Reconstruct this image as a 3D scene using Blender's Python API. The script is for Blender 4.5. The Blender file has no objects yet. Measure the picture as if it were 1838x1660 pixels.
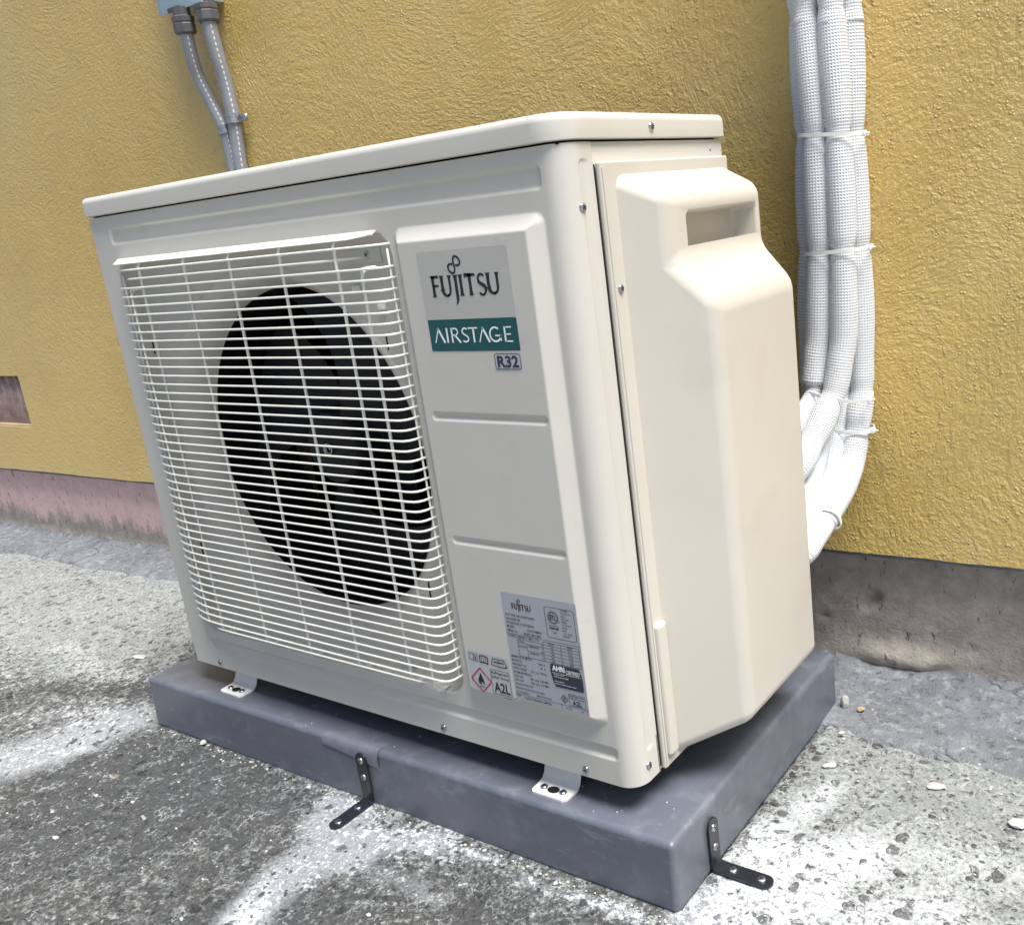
import bpy, bmesh, math, random
import numpy as np
from mathutils import Vector, Matrix

random.seed(7); np.random.seed(7)
SC = bpy.context.scene
COL = SC.collection
R_ = math.radians

# ------------------------------------------------------------------ camera
cam = bpy.data.cameras.new('camera'); cam_o = bpy.data.objects.new('camera', cam); COL.objects.link(cam_o)
CR = ((0.829413, 0.548055, -0.108213), (0.056071, -0.274403, -0.959979), (-0.555815, 0.790151, -0.258324))
m = Matrix.Identity(4)
for i in range(3):
    m[i][0] = CR[0][i]; m[i][1] = -CR[1][i]; m[i][2] = -CR[2][i]
m[0][3], m[1][3], m[2][3] = 1.3218584, -0.7026443, 0.6308492
cam_o.matrix_world = m
cam.sensor_fit = 'HORIZONTAL'; cam.sensor_width = 36
cam.lens = 1705.975 / 1838 * 36
cam.shift_x = -(1119.3 - 919) / 1838
cam.shift_y = (824.17 - 830) / 1838
cam.clip_start = 0.01; cam.clip_end = 500
SC.camera = cam_o

# ------------------------------------------------------------------ light
SUN_EL, SUN_AZ = 67.0, 100.0        # azimuth clockwise from +Y
w = bpy.data.worlds.new('World'); SC.world = w; w.use_nodes = True
nt = w.node_tree; bg = nt.nodes['Background']
sky = nt.nodes.new('ShaderNodeTexSky'); sky.sky_type = 'NISHITA'; sky.sun_disc = False
sky.sun_elevation = R_(SUN_EL); sky.sun_rotation = R_(SUN_AZ); sky.air_density = 1.0; sky.dust_density = 3.5; sky.ozone_density = 1.0
nt.links.new(sky.outputs[0], bg.inputs[0]); bg.inputs[1].default_value = 0.067
sl = bpy.data.lights.new('sun', 'SUN'); so = bpy.data.objects.new('sun', sl); COL.objects.link(so)
sl.energy = 4.1; sl.angle = R_(30); sl.color = (1.0, 0.98, 0.945)
sd = Vector((math.sin(R_(SUN_AZ)) * math.cos(R_(SUN_EL)), math.cos(R_(SUN_AZ)) * math.cos(R_(SUN_EL)), math.sin(R_(SUN_EL))))
so.rotation_euler = (-sd).to_track_quat('-Z', 'Y').to_euler(); so.location = sd * 6
SC.view_settings.view_transform = 'Standard'; SC.view_settings.look = 'None'
SC.view_settings.exposure = 0.90; SC.view_settings.gamma = 1

# ------------------------------------------------------------------ helpers
def obj(name, bm_or_me, mat, parent=None, smooth=None, wn=False):
    if isinstance(bm_or_me, bmesh.types.BMesh):
        bmesh.ops.recalc_face_normals(bm_or_me, faces=bm_or_me.faces)
        me = bpy.data.meshes.new(name); bm_or_me.to_mesh(me); bm_or_me.free()
    else: me = bm_or_me
    o = bpy.data.objects.new(name, me); COL.objects.link(o)
    if mat is not None: me.materials.append(mat)
    if smooth is not None:
        me.polygons.foreach_set('use_smooth', [True] * len(me.polygons))
        if smooth < 179: me.set_sharp_from_angle(angle=R_(smooth))
    if wn:
        md = o.modifiers.new('wn', 'WEIGHTED_NORMAL'); md.keep_sharp = True; md.weight = 90
    if parent: o.parent = parent
    return o

def tag(o, label=None, cat=None, group=None, kind=None):
    if label: o['label'] = label
    if cat: o['category'] = cat
    if group: o['group'] = group
    if kind: o['kind'] = kind
    return o

def thing(name, label, cat, loc=(0, 0, 0), group=None):
    o = bpy.data.objects.new(name, None); COL.objects.link(o)
    o.empty_display_size = .05; o.location = loc
    return tag(o, label, cat, group)

def put(o, parent):
    """parent keeping world coordinates (parent only has a location)"""
    o.parent = parent; o.matrix_parent_inverse = Matrix.Translation(parent.location).inverted()
    return o

def new(): return bmesh.new()

def join(bm, other):
    me = bpy.data.meshes.new('t'); other.to_mesh(me); other.free(); bm.from_mesh(me); bpy.data.meshes.remove(me)

def box(bm, x0, x1, y0, y1, z0, z1, bev=0, seg=3, mat4=None):
    b = bmesh.new()
    bmesh.ops.create_cube(b, size=1)
    for v in b.verts:
        v.co = Vector(((x0 + x1) / 2 + v.co.x * (x1 - x0), (y0 + y1) / 2 + v.co.y * (y1 - y0), (z0 + z1) / 2 + v.co.z * (z1 - z0)))
    if bev: bmesh.ops.bevel(b, geom=list(b.edges), offset=bev, segments=seg, profile=.5, affect='EDGES')
    if mat4 is not None: b.transform(mat4)
    join(bm, b)

def frames(P):
    P = [Vector(p) for p in P]; n = len(P); T = []
    for i in range(n):
        a = P[max(i - 1, 0)]; b = P[min(i + 1, n - 1)]; T.append((b - a).normalized())
    u = T[0].orthogonal().normalized(); F = []
    for i in range(n):
        u = (u - T[i] * u.dot(T[i])).normalized(); F.append((P[i], T[i], u, T[i].cross(u)))
    return F

def catmull(P, step):
    P = [Vector(p) for p in P]; Q = [P[0] * 2 - P[1]] + P + [P[-1] * 2 - P[-2]]; out = []
    for i in range(1, len(Q) - 2):
        p0, p1, p2, p3 = Q[i - 1:i + 3]; n = max(2, int((p2 - p1).length / step))
        for k in range(n):
            t = k / n
            out.append(.5 * ((2 * p1) + (p2 - p0) * t + (2 * p0 - 5 * p1 + 4 * p2 - p3) * t * t + (3 * p1 - p0 - 3 * p2 + p3) * t ** 3))
    out.append(P[-1]); return out

def tube(bm, P, r, n=8, cap=True, uv=False, start=None, closed=False):
    """r number or function(i, length)->radius"""
    F = frames(P)
    if start is not None:
        u = Vector(start); G = []
        for p, T, _, _ in F:
            u = (u - T * u.dot(T)).normalized(); G.append((p, T, u, T.cross(u)))
        F = G
    uvl = bm.loops.layers.uv.verify() if uv else None
    rings = []; L = 0; Ls = []
    for i, (p, T, u, v) in enumerate(F):
        if i: L += (p - F[i - 1][0]).length
        Ls.append(L)
        rr = r(i, L) if callable(r) else r
        rings.append([bm.verts.new(p + (u * math.cos(2 * math.pi * k / n) + v * math.sin(2 * math.pi * k / n)) * rr) for k in range(n)])
    m_ = len(rings)
    for i in range(m_ if closed else m_ - 1):
        a = rings[i]; b = rings[(i + 1) % m_]
        for k in range(n):
            f = bm.faces.new((a[k], a[(k + 1) % n], b[(k + 1) % n], b[k])); f.smooth = True
            if uv:
                for lp, (uu, vv) in zip(f.loops, ((k, Ls[i]), (k + 1, Ls[i]), (k + 1, Ls[(i + 1) % m_]), (k, Ls[(i + 1) % m_]))):
                    lp[uvl].uv = (uu / n, vv)
    if cap and not closed:
        bm.faces.new(rings[0][::-1]); bm.faces.new(rings[-1])

def lathe(bm, prof, mat4, n=24, closed=False):
    """prof: (r, h) list, axis local z"""
    rings = []
    for r, h in prof:
        if r < 1e-6: rings.append([bm.verts.new(mat4 @ Vector((0, 0, h)))])
        else: rings.append([bm.verts.new(mat4 @ Vector((r * math.cos(2 * math.pi * k / n), r * math.sin(2 * math.pi * k / n), h))) for k in range(n)])
    for a, b in zip(rings, rings[1:]):
        for k in range(n):
            k2 = (k + 1) % n
            if len(a) == 1: bm.faces.new((a[0], b[k2], b[k]))
            elif len(b) == 1: bm.faces.new((a[k], a[k2], b[0]))
            else: bm.faces.new((a[k], a[k2], b[k2], b[k]))

def axis_m(p, d):
    """matrix: local z -> d, origin p"""
    q = Vector(d).to_track_quat('Z', 'Y'); return Matrix.Translation(Vector(p)) @ q.to_matrix().to_4x4()

def grid_mesh(name, P, mask=None):
    """P: (nu,nv,3) array -> mesh of quads; mask (nu,nv) bool keeps verts"""
    nu, nv = P.shape[:2]
    idx = np.arange(nu * nv).reshape(nu, nv)
    q = np.stack([idx[:-1, :-1], idx[1:, :-1], idx[1:, 1:], idx[:-1, 1:]], -1).reshape(-1, 4)
    if mask is not None:
        mk = mask.reshape(-1); q = q[mk[q].all(1)]
    used = np.unique(q); re = -np.ones(nu * nv, int); re[used] = np.arange(len(used))
    V = P.reshape(-1, 3)[used]; q = re[q]
    me = bpy.data.meshes.new(name); me.vertices.add(len(V)); me.vertices.foreach_set('co', V.astype(np.float32).ravel())
    me.loops.add(len(q) * 4); me.loops.foreach_set('vertex_index', q.astype(np.int32).ravel())
    me.polygons.add(len(q)); me.polygons.foreach_set('loop_start', np.arange(0, len(q) * 4, 4, dtype=np.int32))
    me.polygons.foreach_set('loop_total', np.full(len(q), 4, dtype=np.int32))
    me.polygons.foreach_set('use_smooth', np.ones(len(q), bool)); me.update(calc_edges=True); me.validate()
    return me, used

def sst(x):
    x = np.clip(x, 0, 1); return x * x * (3 - 2 * x)

def axis(lo, hi, edges, base=.004, fine=.0008, wid=.006):
    s = [lo]
    while s[-1] < hi - 1e-6:
        x = s[-1]; d = min([abs(x - e) for e in edges] + [9])
        st = fine if d < wid else min(base, fine + (d - wid) * .5 + .0002)
        s.append(min(hi, x + st))
    return np.array(s)

def vnoise2(x, y, seed=0):
    """smooth value noise, numpy"""
    rng = np.random.RandomState(seed); T = rng.rand(256, 256)
    xi = np.floor(x).astype(int); yi = np.floor(y).astype(int); fx = x - xi; fy = y - yi
    fx = fx * fx * (3 - 2 * fx); fy = fy * fy * (3 - 2 * fy)
    a = T[xi % 256, yi % 256]; b = T[(xi + 1) % 256, yi % 256]; c = T[xi % 256, (yi + 1) % 256]; d = T[(xi + 1) % 256, (yi + 1) % 256]
    return (a * (1 - fx) + b * fx) * (1 - fy) + (c * (1 - fx) + d * fx) * fy

def fbm(x, y, seed=0, o=4):
    s = 0; a = .5
    for k in range(o):
        s = s + a * vnoise2(x * 2 ** k + 17.3 * k, y * 2 ** k + 5.1 * k, seed + k); a *= .5
    return s / (1 - .5 ** o)

# ------------------------------------------------------------------ materials
class NT:
    def __init__(s, name, rough=.5, color=(.5, .5, .5), metal=0, spec=.5, coat=0, coat_r=.2):
        s.m = bpy.data.materials.new(name); s.m.use_nodes = True; s.t = s.m.node_tree; s.b = s.t.nodes['Principled BSDF']
        s.b.inputs['Roughness'].default_value = rough; s.b.inputs['Base Color'].default_value = (*color, 1)
        s.b.inputs['Metallic'].default_value = metal; s.b.inputs['Specular IOR Level'].default_value = spec
        s.b.inputs['Coat Weight'].default_value = coat; s.b.inputs['Coat Roughness'].default_value = coat_r
        s._co = None
    def n(s, t, **k):
        nd = s.t.nodes.new(t)
        for a, v in k.items(): setattr(nd, a, v)
        return nd
    def link(s, a, b): s.t.links.new(a, b)
    def val(s, sock, v):
        if isinstance(v, (int, float)): sock.default_value = v
        elif isinstance(v, tuple): sock.default_value = v if len(v) == len(sock.default_value) else (*v, 1)
        else: s.link(v, sock)
    def co(s):
        if s._co is None: s._co = s.n('ShaderNodeTexCoord').outputs['Object']
        return s._co
    def mapping(s, v=None, scale=(1, 1, 1), rot=(0, 0, 0), loc=(0, 0, 0)):
        nd = s.n('ShaderNodeMapping'); s.link(v or s.co(), nd.inputs[0]); nd.inputs['Scale'].default_value = scale
        nd.inputs['Rotation'].default_value = rot; nd.inputs['Location'].default_value = loc; return nd.outputs[0]
    def noise(s, scale, detail=4, rough=.55, v=None, dist=0, out='Fac'):
        nd = s.n('ShaderNodeTexNoise'); s.link(v or s.co(), nd.inputs['Vector']); nd.inputs['Scale'].default_value = scale
        nd.inputs['Detail'].default_value = detail; nd.inputs['Roughness'].default_value = rough; nd.inputs['Distortion'].default_value = dist
        return nd.outputs[out]
    def voro(s, scale, v=None, feature='F1', out='Distance', rnd=1):
        nd = s.n('ShaderNodeTexVoronoi', feature=feature); s.link(v or s.co(), nd.inputs['Vector']); nd.inputs['Scale'].default_value = scale
        nd.inputs['Randomness'].default_value = rnd; return nd.outputs[out]
    def ramp(s, f, *stops, interp='LINEAR'):
        nd = s.n('ShaderNodeValToRGB'); e = nd.color_ramp.elements; nd.color_ramp.interpolation = interp
        while len(e) < len(stops): e.new(.5)
        for el, (p, c) in zip(e, stops):
            el.position = p; el.color = (*c, 1) if isinstance(c, tuple) else (c, c, c, 1)
        s.link(f, nd.inputs[0]); return nd.outputs[0]
    def mix(s, f, a, b, mode='MIX'):
        nd = s.n('ShaderNodeMix', data_type='RGBA', blend_type=mode); s.val(nd.inputs[0], f); s.val(nd.inputs[6], a); s.val(nd.inputs[7], b); return nd.outputs[2]
    def math(s, op, a, b=0, c=None, clamp=False):
        nd = s.n('ShaderNodeMath', operation=op, use_clamp=clamp); s.val(nd.inputs[0], a); s.val(nd.inputs[1], b)
        if c is not None: s.val(nd.inputs[2], c)
        return nd.outputs[0]
    def vmath(s, op, a, b):
        nd = s.n('ShaderNodeVectorMath', operation=op); s.val(nd.inputs[0], a); s.val(nd.inputs[1], b); return nd.outputs[0]
    def sep(s, v=None):
        nd = s.n('ShaderNodeSeparateXYZ'); s.link(v or s.co(), nd.inputs[0]); return nd.outputs
    def bump(s, h, strength=.3, dist=.001, nrm=None):
        nd = s.n('ShaderNodeBump'); s.link(h, nd.inputs['Height']); nd.inputs['Strength'].default_value = strength; nd.inputs['Distance'].default_value = dist
        if nrm is not None: s.link(nrm, nd.inputs['Normal'])
        s.link(nd.outputs[0], s.b.inputs['Normal']); return nd.outputs[0]
    def color(s, c): s.val(s.b.inputs['Base Color'], c); return s
    def rough(s, c): s.val(s.b.inputs['Roughness'], c); return s

def simple(name, color, rough=.5, metal=0, spec=.5, mottle=.06, scale=25, bump=0, bscale=400, coat=0):
    t = NT(name, rough, color, metal, spec, coat)
    n = t.noise(scale, 5, .6)
    lo = tuple(c * (1 - mottle) for c in color); hi = tuple(min(1, c * (1 + mottle)) for c in color)
    t.color(t.ramp(n, (.3, lo), (.7, hi)))
    t.rough(t.ramp(t.noise(scale * 2.3, 4), (.3, max(0, rough - .06)), (.7, min(1, rough + .08))))
    if bump: t.bump(t.noise(bscale, 3), .25, bump)
    return t.m

# powder coated cream sheet metal
t = NT('cream_paint', .38, (.70, .67, .60), spec=.45)
nn = t.noise(3.2, 5, .6); d1 = t.noise(38, 5, .7)
c = t.ramp(nn, (.3, (.545, .525, .482)), (.72, (.595, .575, .532)))
c = t.mix(t.ramp(d1, (.60, 0.0), (.80, .30)), c, (.40, .355, .29))
t.color(c); t.rough(t.ramp(t.noise(9, 4), (.3, .33), (.7, .44)))
t.bump(t.noise(900, 2), .12, .00035)
M_CREAM = t.m
t = NT('cream_plastic', .42, (.74, .70, .62), spec=.45)
nn = t.noise(2.6, 4, .6); sm = t.noise(7.5, 5, .65, v=t.mapping(loc=(3, 1, 8)))
c = t.ramp(nn, (.3, (.535, .505, .445)), (.7, (.59, .555, .495)))
c = t.mix(t.ramp(sm, (.54, 0.0), (.76, .35)), c, (.44, .39, .32))
c = t.mix(t.ramp(t.noise(3.5, 6, .75, v=t.mapping(scale=(1, 1, .25), loc=(2, 7, 3))), (.60, 0.0), (.72, .22)), c, (.40, .36, .30))
t.color(c); t.bump(t.noise(700, 2), .1, .0003); M_CREAM2 = t.m
M_ROD = simple('white_coated_wire', (.80, .79, .73), .35, bump=0)
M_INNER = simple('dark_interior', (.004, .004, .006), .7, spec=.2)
M_BLADE = simple('black_fan_plastic', (.014, .015, .019), .45, spec=.25)
M_DGREY = simple('dark_grey_metal', (.10, .105, .115), .45, metal=.3)
M_STEEL = simple('zinc_steel', (.50, .52, .55), .28, metal=1, mottle=.2, scale=300)
M_CHROME = simple('bright_screw', (.42, .43, .46), .22, metal=1)
M_BLACK = simple('black_coated_steel', (.012, .014, .02), .33, spec=.6, mottle=.3, scale=120, bump=.0002)
M_HOLE = simple('black_hole', (.006, .006, .008), .9)
M_SILVER = simple('silver_sticker', (.46, .45, .42), .34, mottle=.02)
M_PLATE = simple('rating_silver', (.36, .385, .42), .40, mottle=.03)
M_PLATE2 = simple('warning_silver', (.46, .475, .49), .40, mottle=.03)
M_TEAL = simple('teal_print', (.0, .075, .083), .35, mottle=.02)
M_INK = simple('black_ink', (.014, .014, .02), .4, mottle=.02)
M_NAVY = simple('navy_ink', (.03, .035, .06), .4, mottle=.02)
M_WINK = simple('white_ink', (.82, .87, .86), .4, mottle=.01)
M_RED = simple('red_ink', (.42, .02, .07), .4, mottle=.02)
M_BRACKET = simple('light_foot_paint', (.80, .79, .75), .34)
M_BOX = simple('light_blue_grey_paint', (.42, .55, .64), .35, spec=.5)
M_BOXD = simple('galvanised_lip', (.45, .50, .50), .4, metal=.3)
M_HUB = simple('grey_hub_plastic', (.10, .10, .105), .45, mottle=.15, scale=80)
M_VALVE = simple('aged_brass', (.35, .27, .14), .4, metal=.8)

# conduit: grey with white dashes printed along it
t = NT('grey_conduit', .42, (.2, .21, .25))
uvn = t.n('ShaderNodeTexCoord').outputs['UV']; sx, sy, sz = t.sep(uvn)
dash = t.math('LESS_THAN', t.math('FRACT', t.math('MULTIPLY', sy, 105)), .55)
band = t.math('LESS_THAN', t.math('ABSOLUTE', t.math('SUBTRACT', t.math('FRACT', t.math('MULTIPLY', sx, 4)), .5)), .062)
c = t.ramp(t.noise(40, 4), (.3, (.27, .28, .31)), (.7, (.33, .34, .37)))
t.color(t.mix(t.math('MULTIPLY', dash, band), c, (.8, .82, .82)))
rib = t.math('SINE', t.math('MULTIPLY', sy, 2 * math.pi * 420)); t.bump(rib, .25, .0003)
M_CONDUIT = t.m

# foam insulation: dimpled weave
def pipe_mat(name, col, ku, kv, st, dist):
    t = NT(name, .55, col, spec=.3)
    uvn = t.n('ShaderNodeTexCoord').outputs['UV']; sx, sy, sz = t.sep(uvn)
    a = t.math('SINE', t.math('MULTIPLY', sx, 2 * math.pi * ku)); b = t.math('SINE', t.math('MULTIPLY', sy, 2 * math.pi * kv))
    h = t.math('MAXIMUM', a, b); t.bump(t.math('MULTIPLY', h, 1), st, dist)
    g = t.ramp(h, (.0, tuple(x * .91 for x in col)), (.9, col))
    t.color(t.mix(t.ramp(t.noise(8, 5, .65), (.55, 0.), (.8, .25)), g, (.60, .60, .57)))
    return t.m
M_PIPE = pipe_mat('white_foam_insulation', (.80, .815, .84), 30, 270, .7, .0010)
M_HOSE = pipe_mat('ribbed_white_hose', (.72, .76, .80), 1, 240, .3, .0005)
M_TIE = simple('white_nylon', (.86, .86, .83), .4)

# slab plastic
t = NT('slate_grey_plastic', .5, (.12, .135, .175), spec=.7)
n1 = t.noise(5, 6, .65); n2 = t.noise(22, 6, .7, v=t.mapping(loc=(5, 2, 1)))
c = t.ramp(n1, (.3, (.096, .110, .138)), (.7, (.122, .136, .170)))
c = t.mix(t.ramp(n2, (.50, 0.), (.66, .42)), c, (.20, .22, .255))
c = t.mix(t.ramp(t.noise(14, 6, .75, v=t.mapping(scale=(1, 1, 3), loc=(8, 3, 3))), (.58, 0.), (.66, .30)), c, (.30, .32, .36))
c = t.mix(t.ramp(t.noise(9, 5, .7, v=t.mapping(loc=(2, 9, 5))), (.56, 0.), (.68, .4)), c, (.07, .075, .085))
sx, sy, sz = t.sep()
sc = t.noise(60, 6, .75, v=t.mapping(scale=(1, 1, .4)))
c = t.mix(t.math('MULTIPLY', t.ramp(sc, (.68, 0.), (.73, .6)), t.ramp(n1, (.5, 0.), (.6, 1.))), c, (.36, .38, .42))
pw = t.math('MULTIPLY', t.ramp(t.math('ADD', t.math('MULTIPLY', sz, -14), t.math('MULTIPLY', t.noise(34, 6, .75, v=t.mapping(loc=(1, 4, 2))), 1.0)), (1.25, 0.), (1.60, .55)), t.ramp(t.noise(6, 3, .5, v=t.mapping(loc=(6, 1, 0))), (.45, .15), (.6, 1.)))
c = t.mix(pw, c, (.42, .44, .47))
t.color(c); t.rough(t.ramp(n2, (.3, .30), (.7, .46)))
t.bump(t.noise(750, 3, .7), .3, .0006); M_SLAB = t.m
M_STICK = simple('mauve_worn_sticker', (.145, .145, .182), .4, mottle=.12, scale=60)

# gold painted stucco
t = NT('gold_stucco', .42, (.42, .29, .08), spec=.8, coat=1.0, coat_r=.32)
t.b.inputs['Coat IOR'].default_value = 1.6
big = t.noise(1.3, 3, .5); warp = t.noise(2.2, 2, .5, out='Color')
v1 = t.vmath('ADD', t.co(), t.vmath('MULTIPLY', t.vmath('SUBTRACT', warp, (.5, .5, .5)), (.55, .55, .55)))
s1 = t.noise(82, 5, .62, v=t.mapping(v1, scale=(.55, 1, 1.6), rot=(0, R_(32), 0)))
s2 = t.noise(82, 5, .62, v=t.mapping(v1, scale=(1.5, 1, .6), rot=(0, R_(-18), 0), loc=(4, 0, 2)))
sel = t.ramp(t.noise(2.1, 2, .5, v=t.mapping(loc=(9, 9, 1))), (.42, 0.), (.58, 1.))
streak = t.mix(sel, s1, s2)
gran = t.noise(170, 4, .65); lump = t.noise(42, 3, .55)
knob = t.math('SUBTRACT', .42, t.voro(190, rnd=1), clamp=True)
kmask = t.ramp(t.noise(55, 2), (.50, 0.), (.66, 1.))
h = t.math('ADD', t.math('MULTIPLY', streak, 1.0), t.math('MULTIPLY', gran, .75))
h = t.math('ADD', h, t.math('MULTIPLY', lump, .45))
h = t.math('ADD', h, t.math('MULTIPLY', t.math('MULTIPLY', knob, kmask), 1.5))
t.bump(h, 1.0, .0062)
pc = t.ramp(big, (.3, (.70, .465, .100)), (.7, (.78, .54, .14)))
pc = t.mix(t.ramp(t.noise(.9, 4, .6, v=t.mapping(loc=(2.2, 0, 1))), (.45, 0.), (.68, .55)), pc, (.62, .50, .15))
pc = t.mix(t.ramp(t.noise(16, 6, .7), (.50, 0.), (.75, .35)), pc, (.76, .58, .22))
pc = t.mix(t.ramp(t.noise(260, 2, .5), (.66, 0.), (.74, .5)), pc, (.60, .50, .27))
t.color(pc); t.rough(t.ramp(t.noise(30, 4), (.3, .34), (.7, .5)))
M_STUCCO = t.m

# old painted foundation
t = NT('foundation_concrete', .85, (.3, .27, .25), spec=.25)
sx, sy, sz = t.sep()
nA = t.noise(6, 6, .7); nB = t.noise(28, 6, .75); nV = t.noise(30, 5, .7, v=t.mapping(scale=(1, 1, .12)))
grey = t.ramp(nB, (.3, (.27, .24, .21)), (.7, (.47, .43, .385)))
grey = t.mix(t.ramp(nV, (.62, 0.), (.70, .45)), grey, (.46, .28, .25))
pink = t.ramp(nB, (.3, (.64, .44, .43)), (.72, (.80, .58, .57)))
pk = t.math('MULTIPLY', t.ramp(t.math('ADD', t.math('MULTIPLY', sx, -.9), t.math('MULTIPLY', nA, .4)), (.55, 0.), (.75, 1.)),
            t.ramp(t.math('ADD', t.math('MULTIPLY', sz, 7.5), t.math('ADD', nV, t.math('MULTIPLY', nB, .35))), (.44, 0.), (.66, 1.)))
c = t.mix(pk, grey, pink)
c = t.mix(t.ramp(t.noise(90, 5, .75, v=t.mapping(scale=(1, 1, .35))), (.60, 0.), (.66, .85)), c, (.07, .062, .06))
c = t.mix(t.ramp(t.noise(16, 4, .7, v=t.mapping(scale=(1, 1, .35), loc=(3, 0, 0))), (.68, 0.), (.71, .8)), c, (.52, .45, .32))
t.color(c); h = t.math('ADD', t.math('MULTIPLY', nB, 1.), t.math('MULTIPLY', t.noise(160, 4, .7), .5)); t.bump(h, .8, .004)
M_FOUND = t.m
M_SCREED = simple('grey_weep_edge', (.13, .14, .16), .6, mottle=.3, scale=60, bump=.001, bscale=80)
M_VENTHOLE = simple('vent_recess', (.12, .07, .065), .8, mottle=.3, scale=30)
t = NT('brown_vent_screen', .6, (.2, .12, .11))
c = t.ramp(t.noise(30, 5, .7), (.35, (.38, .27, .26)), (.7, (.66, .52, .50))); t.color(c); M_SCREEN = t.m

# exposed aggregate pavement
def pavement(name, slate=False):
    t = NT(name, .82, (.3, .3, .3), spec=.35)
    co = t.co()
    wv = t.noise(9, 3, .5, out='Color'); v = t.vmath('ADD', co, t.vmath('MULTIPLY', t.vmath('SUBTRACT', wv, (.5, .5, .5)), (.03, .03, .03)))
    wf = t.noise(75, 3, .6, out='Color'); v = t.vmath('ADD', v, t.vmath('MULTIPLY', t.vmath('SUBTRACT', wf, (.5, .5, .5)), (.014, .014, .014)))
    at = t.n('ShaderNodeAttribute', attribute_name='dust'); dust = at.outputs['Fac']
    at2 = t.n('ShaderNodeAttribute', attribute_name='wear'); wear = at2.outputs['Fac']
    cell = t.voro(58, v=v); cc = t.voro(58, v=v, out='Color'); cr, cg, cb = t.sep(cc)
    cell2 = t.voro(135, v=v); cc2 = t.voro(135, v=v, out='Color'); dr, dg, db = t.sep(cc2)
    fine = t.noise(190, 6, .8); mid = t.noise(82, 6, .78, v=v); big = t.noise(7, 5, .65)
    # cement matrix: pale crust over dark, patchy
    crust = t.ramp(t.math('ADD', t.math('MULTIPLY', mid, .62), t.math('ADD', t.math('MULTIPLY', fine, .30), t.math('MULTIPLY', wear, .26))), (.50, 0.), (.60, 1.))
    dark = t.ramp(fine, (.3, (.048, .052, .057)), (.7, (.125, .130, .134)))
    dark = t.mix(t.ramp(big, (.5, 0.), (.7, .55)), dark, (.115, .093, .075))
    pale = t.ramp(fine, (.3, (.20, .215, .215)), (.7, (.43, .45, .44)))
    base = t.mix(crust, dark, pale)
    # stones
    size = t.math('ADD', t.math('MULTIPLY', t.math('POWER', cr, 1.6), .34), .12)
    st1 = t.math('MULTIPLY', t.ramp(t.math('SUBTRACT', t.math('MULTIPLY', size, 1), cell), (.0, 0.), (.05, 1.)), t.math('GREATER_THAN', cg, .36))
    st2 = t.math('MULTIPLY', t.ramp(t.math('SUBTRACT', .36, cell2), (.0, 0.), (.06, 1.)), t.math('GREATER_THAN', dg, .50))
    stc = t.ramp(cb, (.0, (.035, .038, .042)), (.35, (.085, .085, .088)), (.6, (.13, .125, .12)), (.82, (.17, .14, .115)), (.95, (.30, .27, .24)))
    stc2 = t.ramp(db, (.0, (.03, .032, .036)), (.5, (.10, .10, .10)), (.85, (.24, .22, .20)), (.97, (.55, .54, .50)))
    cell3 = t.voro(31, v=v); er, eg, eb = t.sep(t.voro(31, v=v, out='Color'))
    st3 = t.math('MULTIPLY', t.ramp(t.math('SUBTRACT', t.math('ADD', t.math('MULTIPLY', er, .16), .14), cell3), (.0, 0.), (.03, 1.)), t.math('GREATER_THAN', eg, .62))
    base = t.mix(t.math('MULTIPLY', st2, .8), base, stc2)
    base = t.mix(t.math('MULTIPLY', st3, .6), base, t.ramp(eb, (.0, (.05, .053, .058)), (.6, (.14, .14, .138)), (.95, (.26, .24, .21))))
    base = t.mix(t.math('MULTIPLY', st1, .85), base, stc)
    # rims of laitance round the stones
    rim = t.math('MULTIPLY', t.ramp(t.math('ABSOLUTE', t.math('SUBTRACT', t.math('SUBTRACT', size, cell), -.03)), (.0, 1.), (.03, 0.)), t.math('GREATER_THAN', cg, .50))
    base = t.mix(t.math('MULTIPLY', rim, t.ramp(mid, (.48, 0.), (.62, .35))), base, (.50, .51, .50))
    ve = t.voro(66, v=v, feature='DISTANCE_TO_EDGE'); ve2 = t.voro(120, v=v, feature='DISTANCE_TO_EDGE')
    vm = t.math('MULTIPLY', t.ramp(ve, (.02, 1.), (.10, 0.)), t.ramp(t.math('ADD', t.noise(30, 5, .75, v=t.mapping(loc=(3, 5, 0))), t.math('MULTIPLY', t.math('SUBTRACT', wear, .4), .12)), (.50, 0.), (.60, 1.)))
    vm2 = t.math('MULTIPLY', t.ramp(ve2, (.02, 1.), (.14, 0.)), t.ramp(t.noise(44, 5, .75, v=t.mapping(loc=(1, 8, 0))), (.53, 0.), (.60, 1.)))
    base = t.mix(t.math('MULTIPLY', t.math('MAXIMUM', vm, vm2), .85), base, t.ramp(fine, (.3, (.36, .38, .39)), (.7, (.62, .65, .66))))
    pit = t.ramp(t.noise(110, 4, .7, v=t.mapping(loc=(9, 1, 0))), (.62, 0.), (.68, 1.))
    base = t.mix(t.math('MULTIPLY', pit, .8), base, (.035, .036, .038))
    # white powder stain
    dk = t.ramp(t.math('ADD', t.math('MULTIPLY', dust, 1.25), t.math('MULTIPLY', t.math('SUBTRACT', t.math('ADD', t.math('MULTIPLY', mid, .6), t.math('MULTIPLY', fine, .4)), .5), 1.5)), (.30, 0.), (.92, 1.))
    dk = t.math('MULTIPLY', dk, t.math('SUBTRACT', 1.0, t.math('MULTIPLY', t.math('MAXIMUM', t.math('MULTIPLY', st1, t.math('LESS_THAN', cb, .62)), t.math('MULTIPLY', st2, t.math('LESS_THAN', db, .35))), .86)))
    base = t.mix(dk, base, t.ramp(fine, (.3, (.48, .51, .55)), (.65, (.76, .79, .82))))
    t.color(base)
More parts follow.
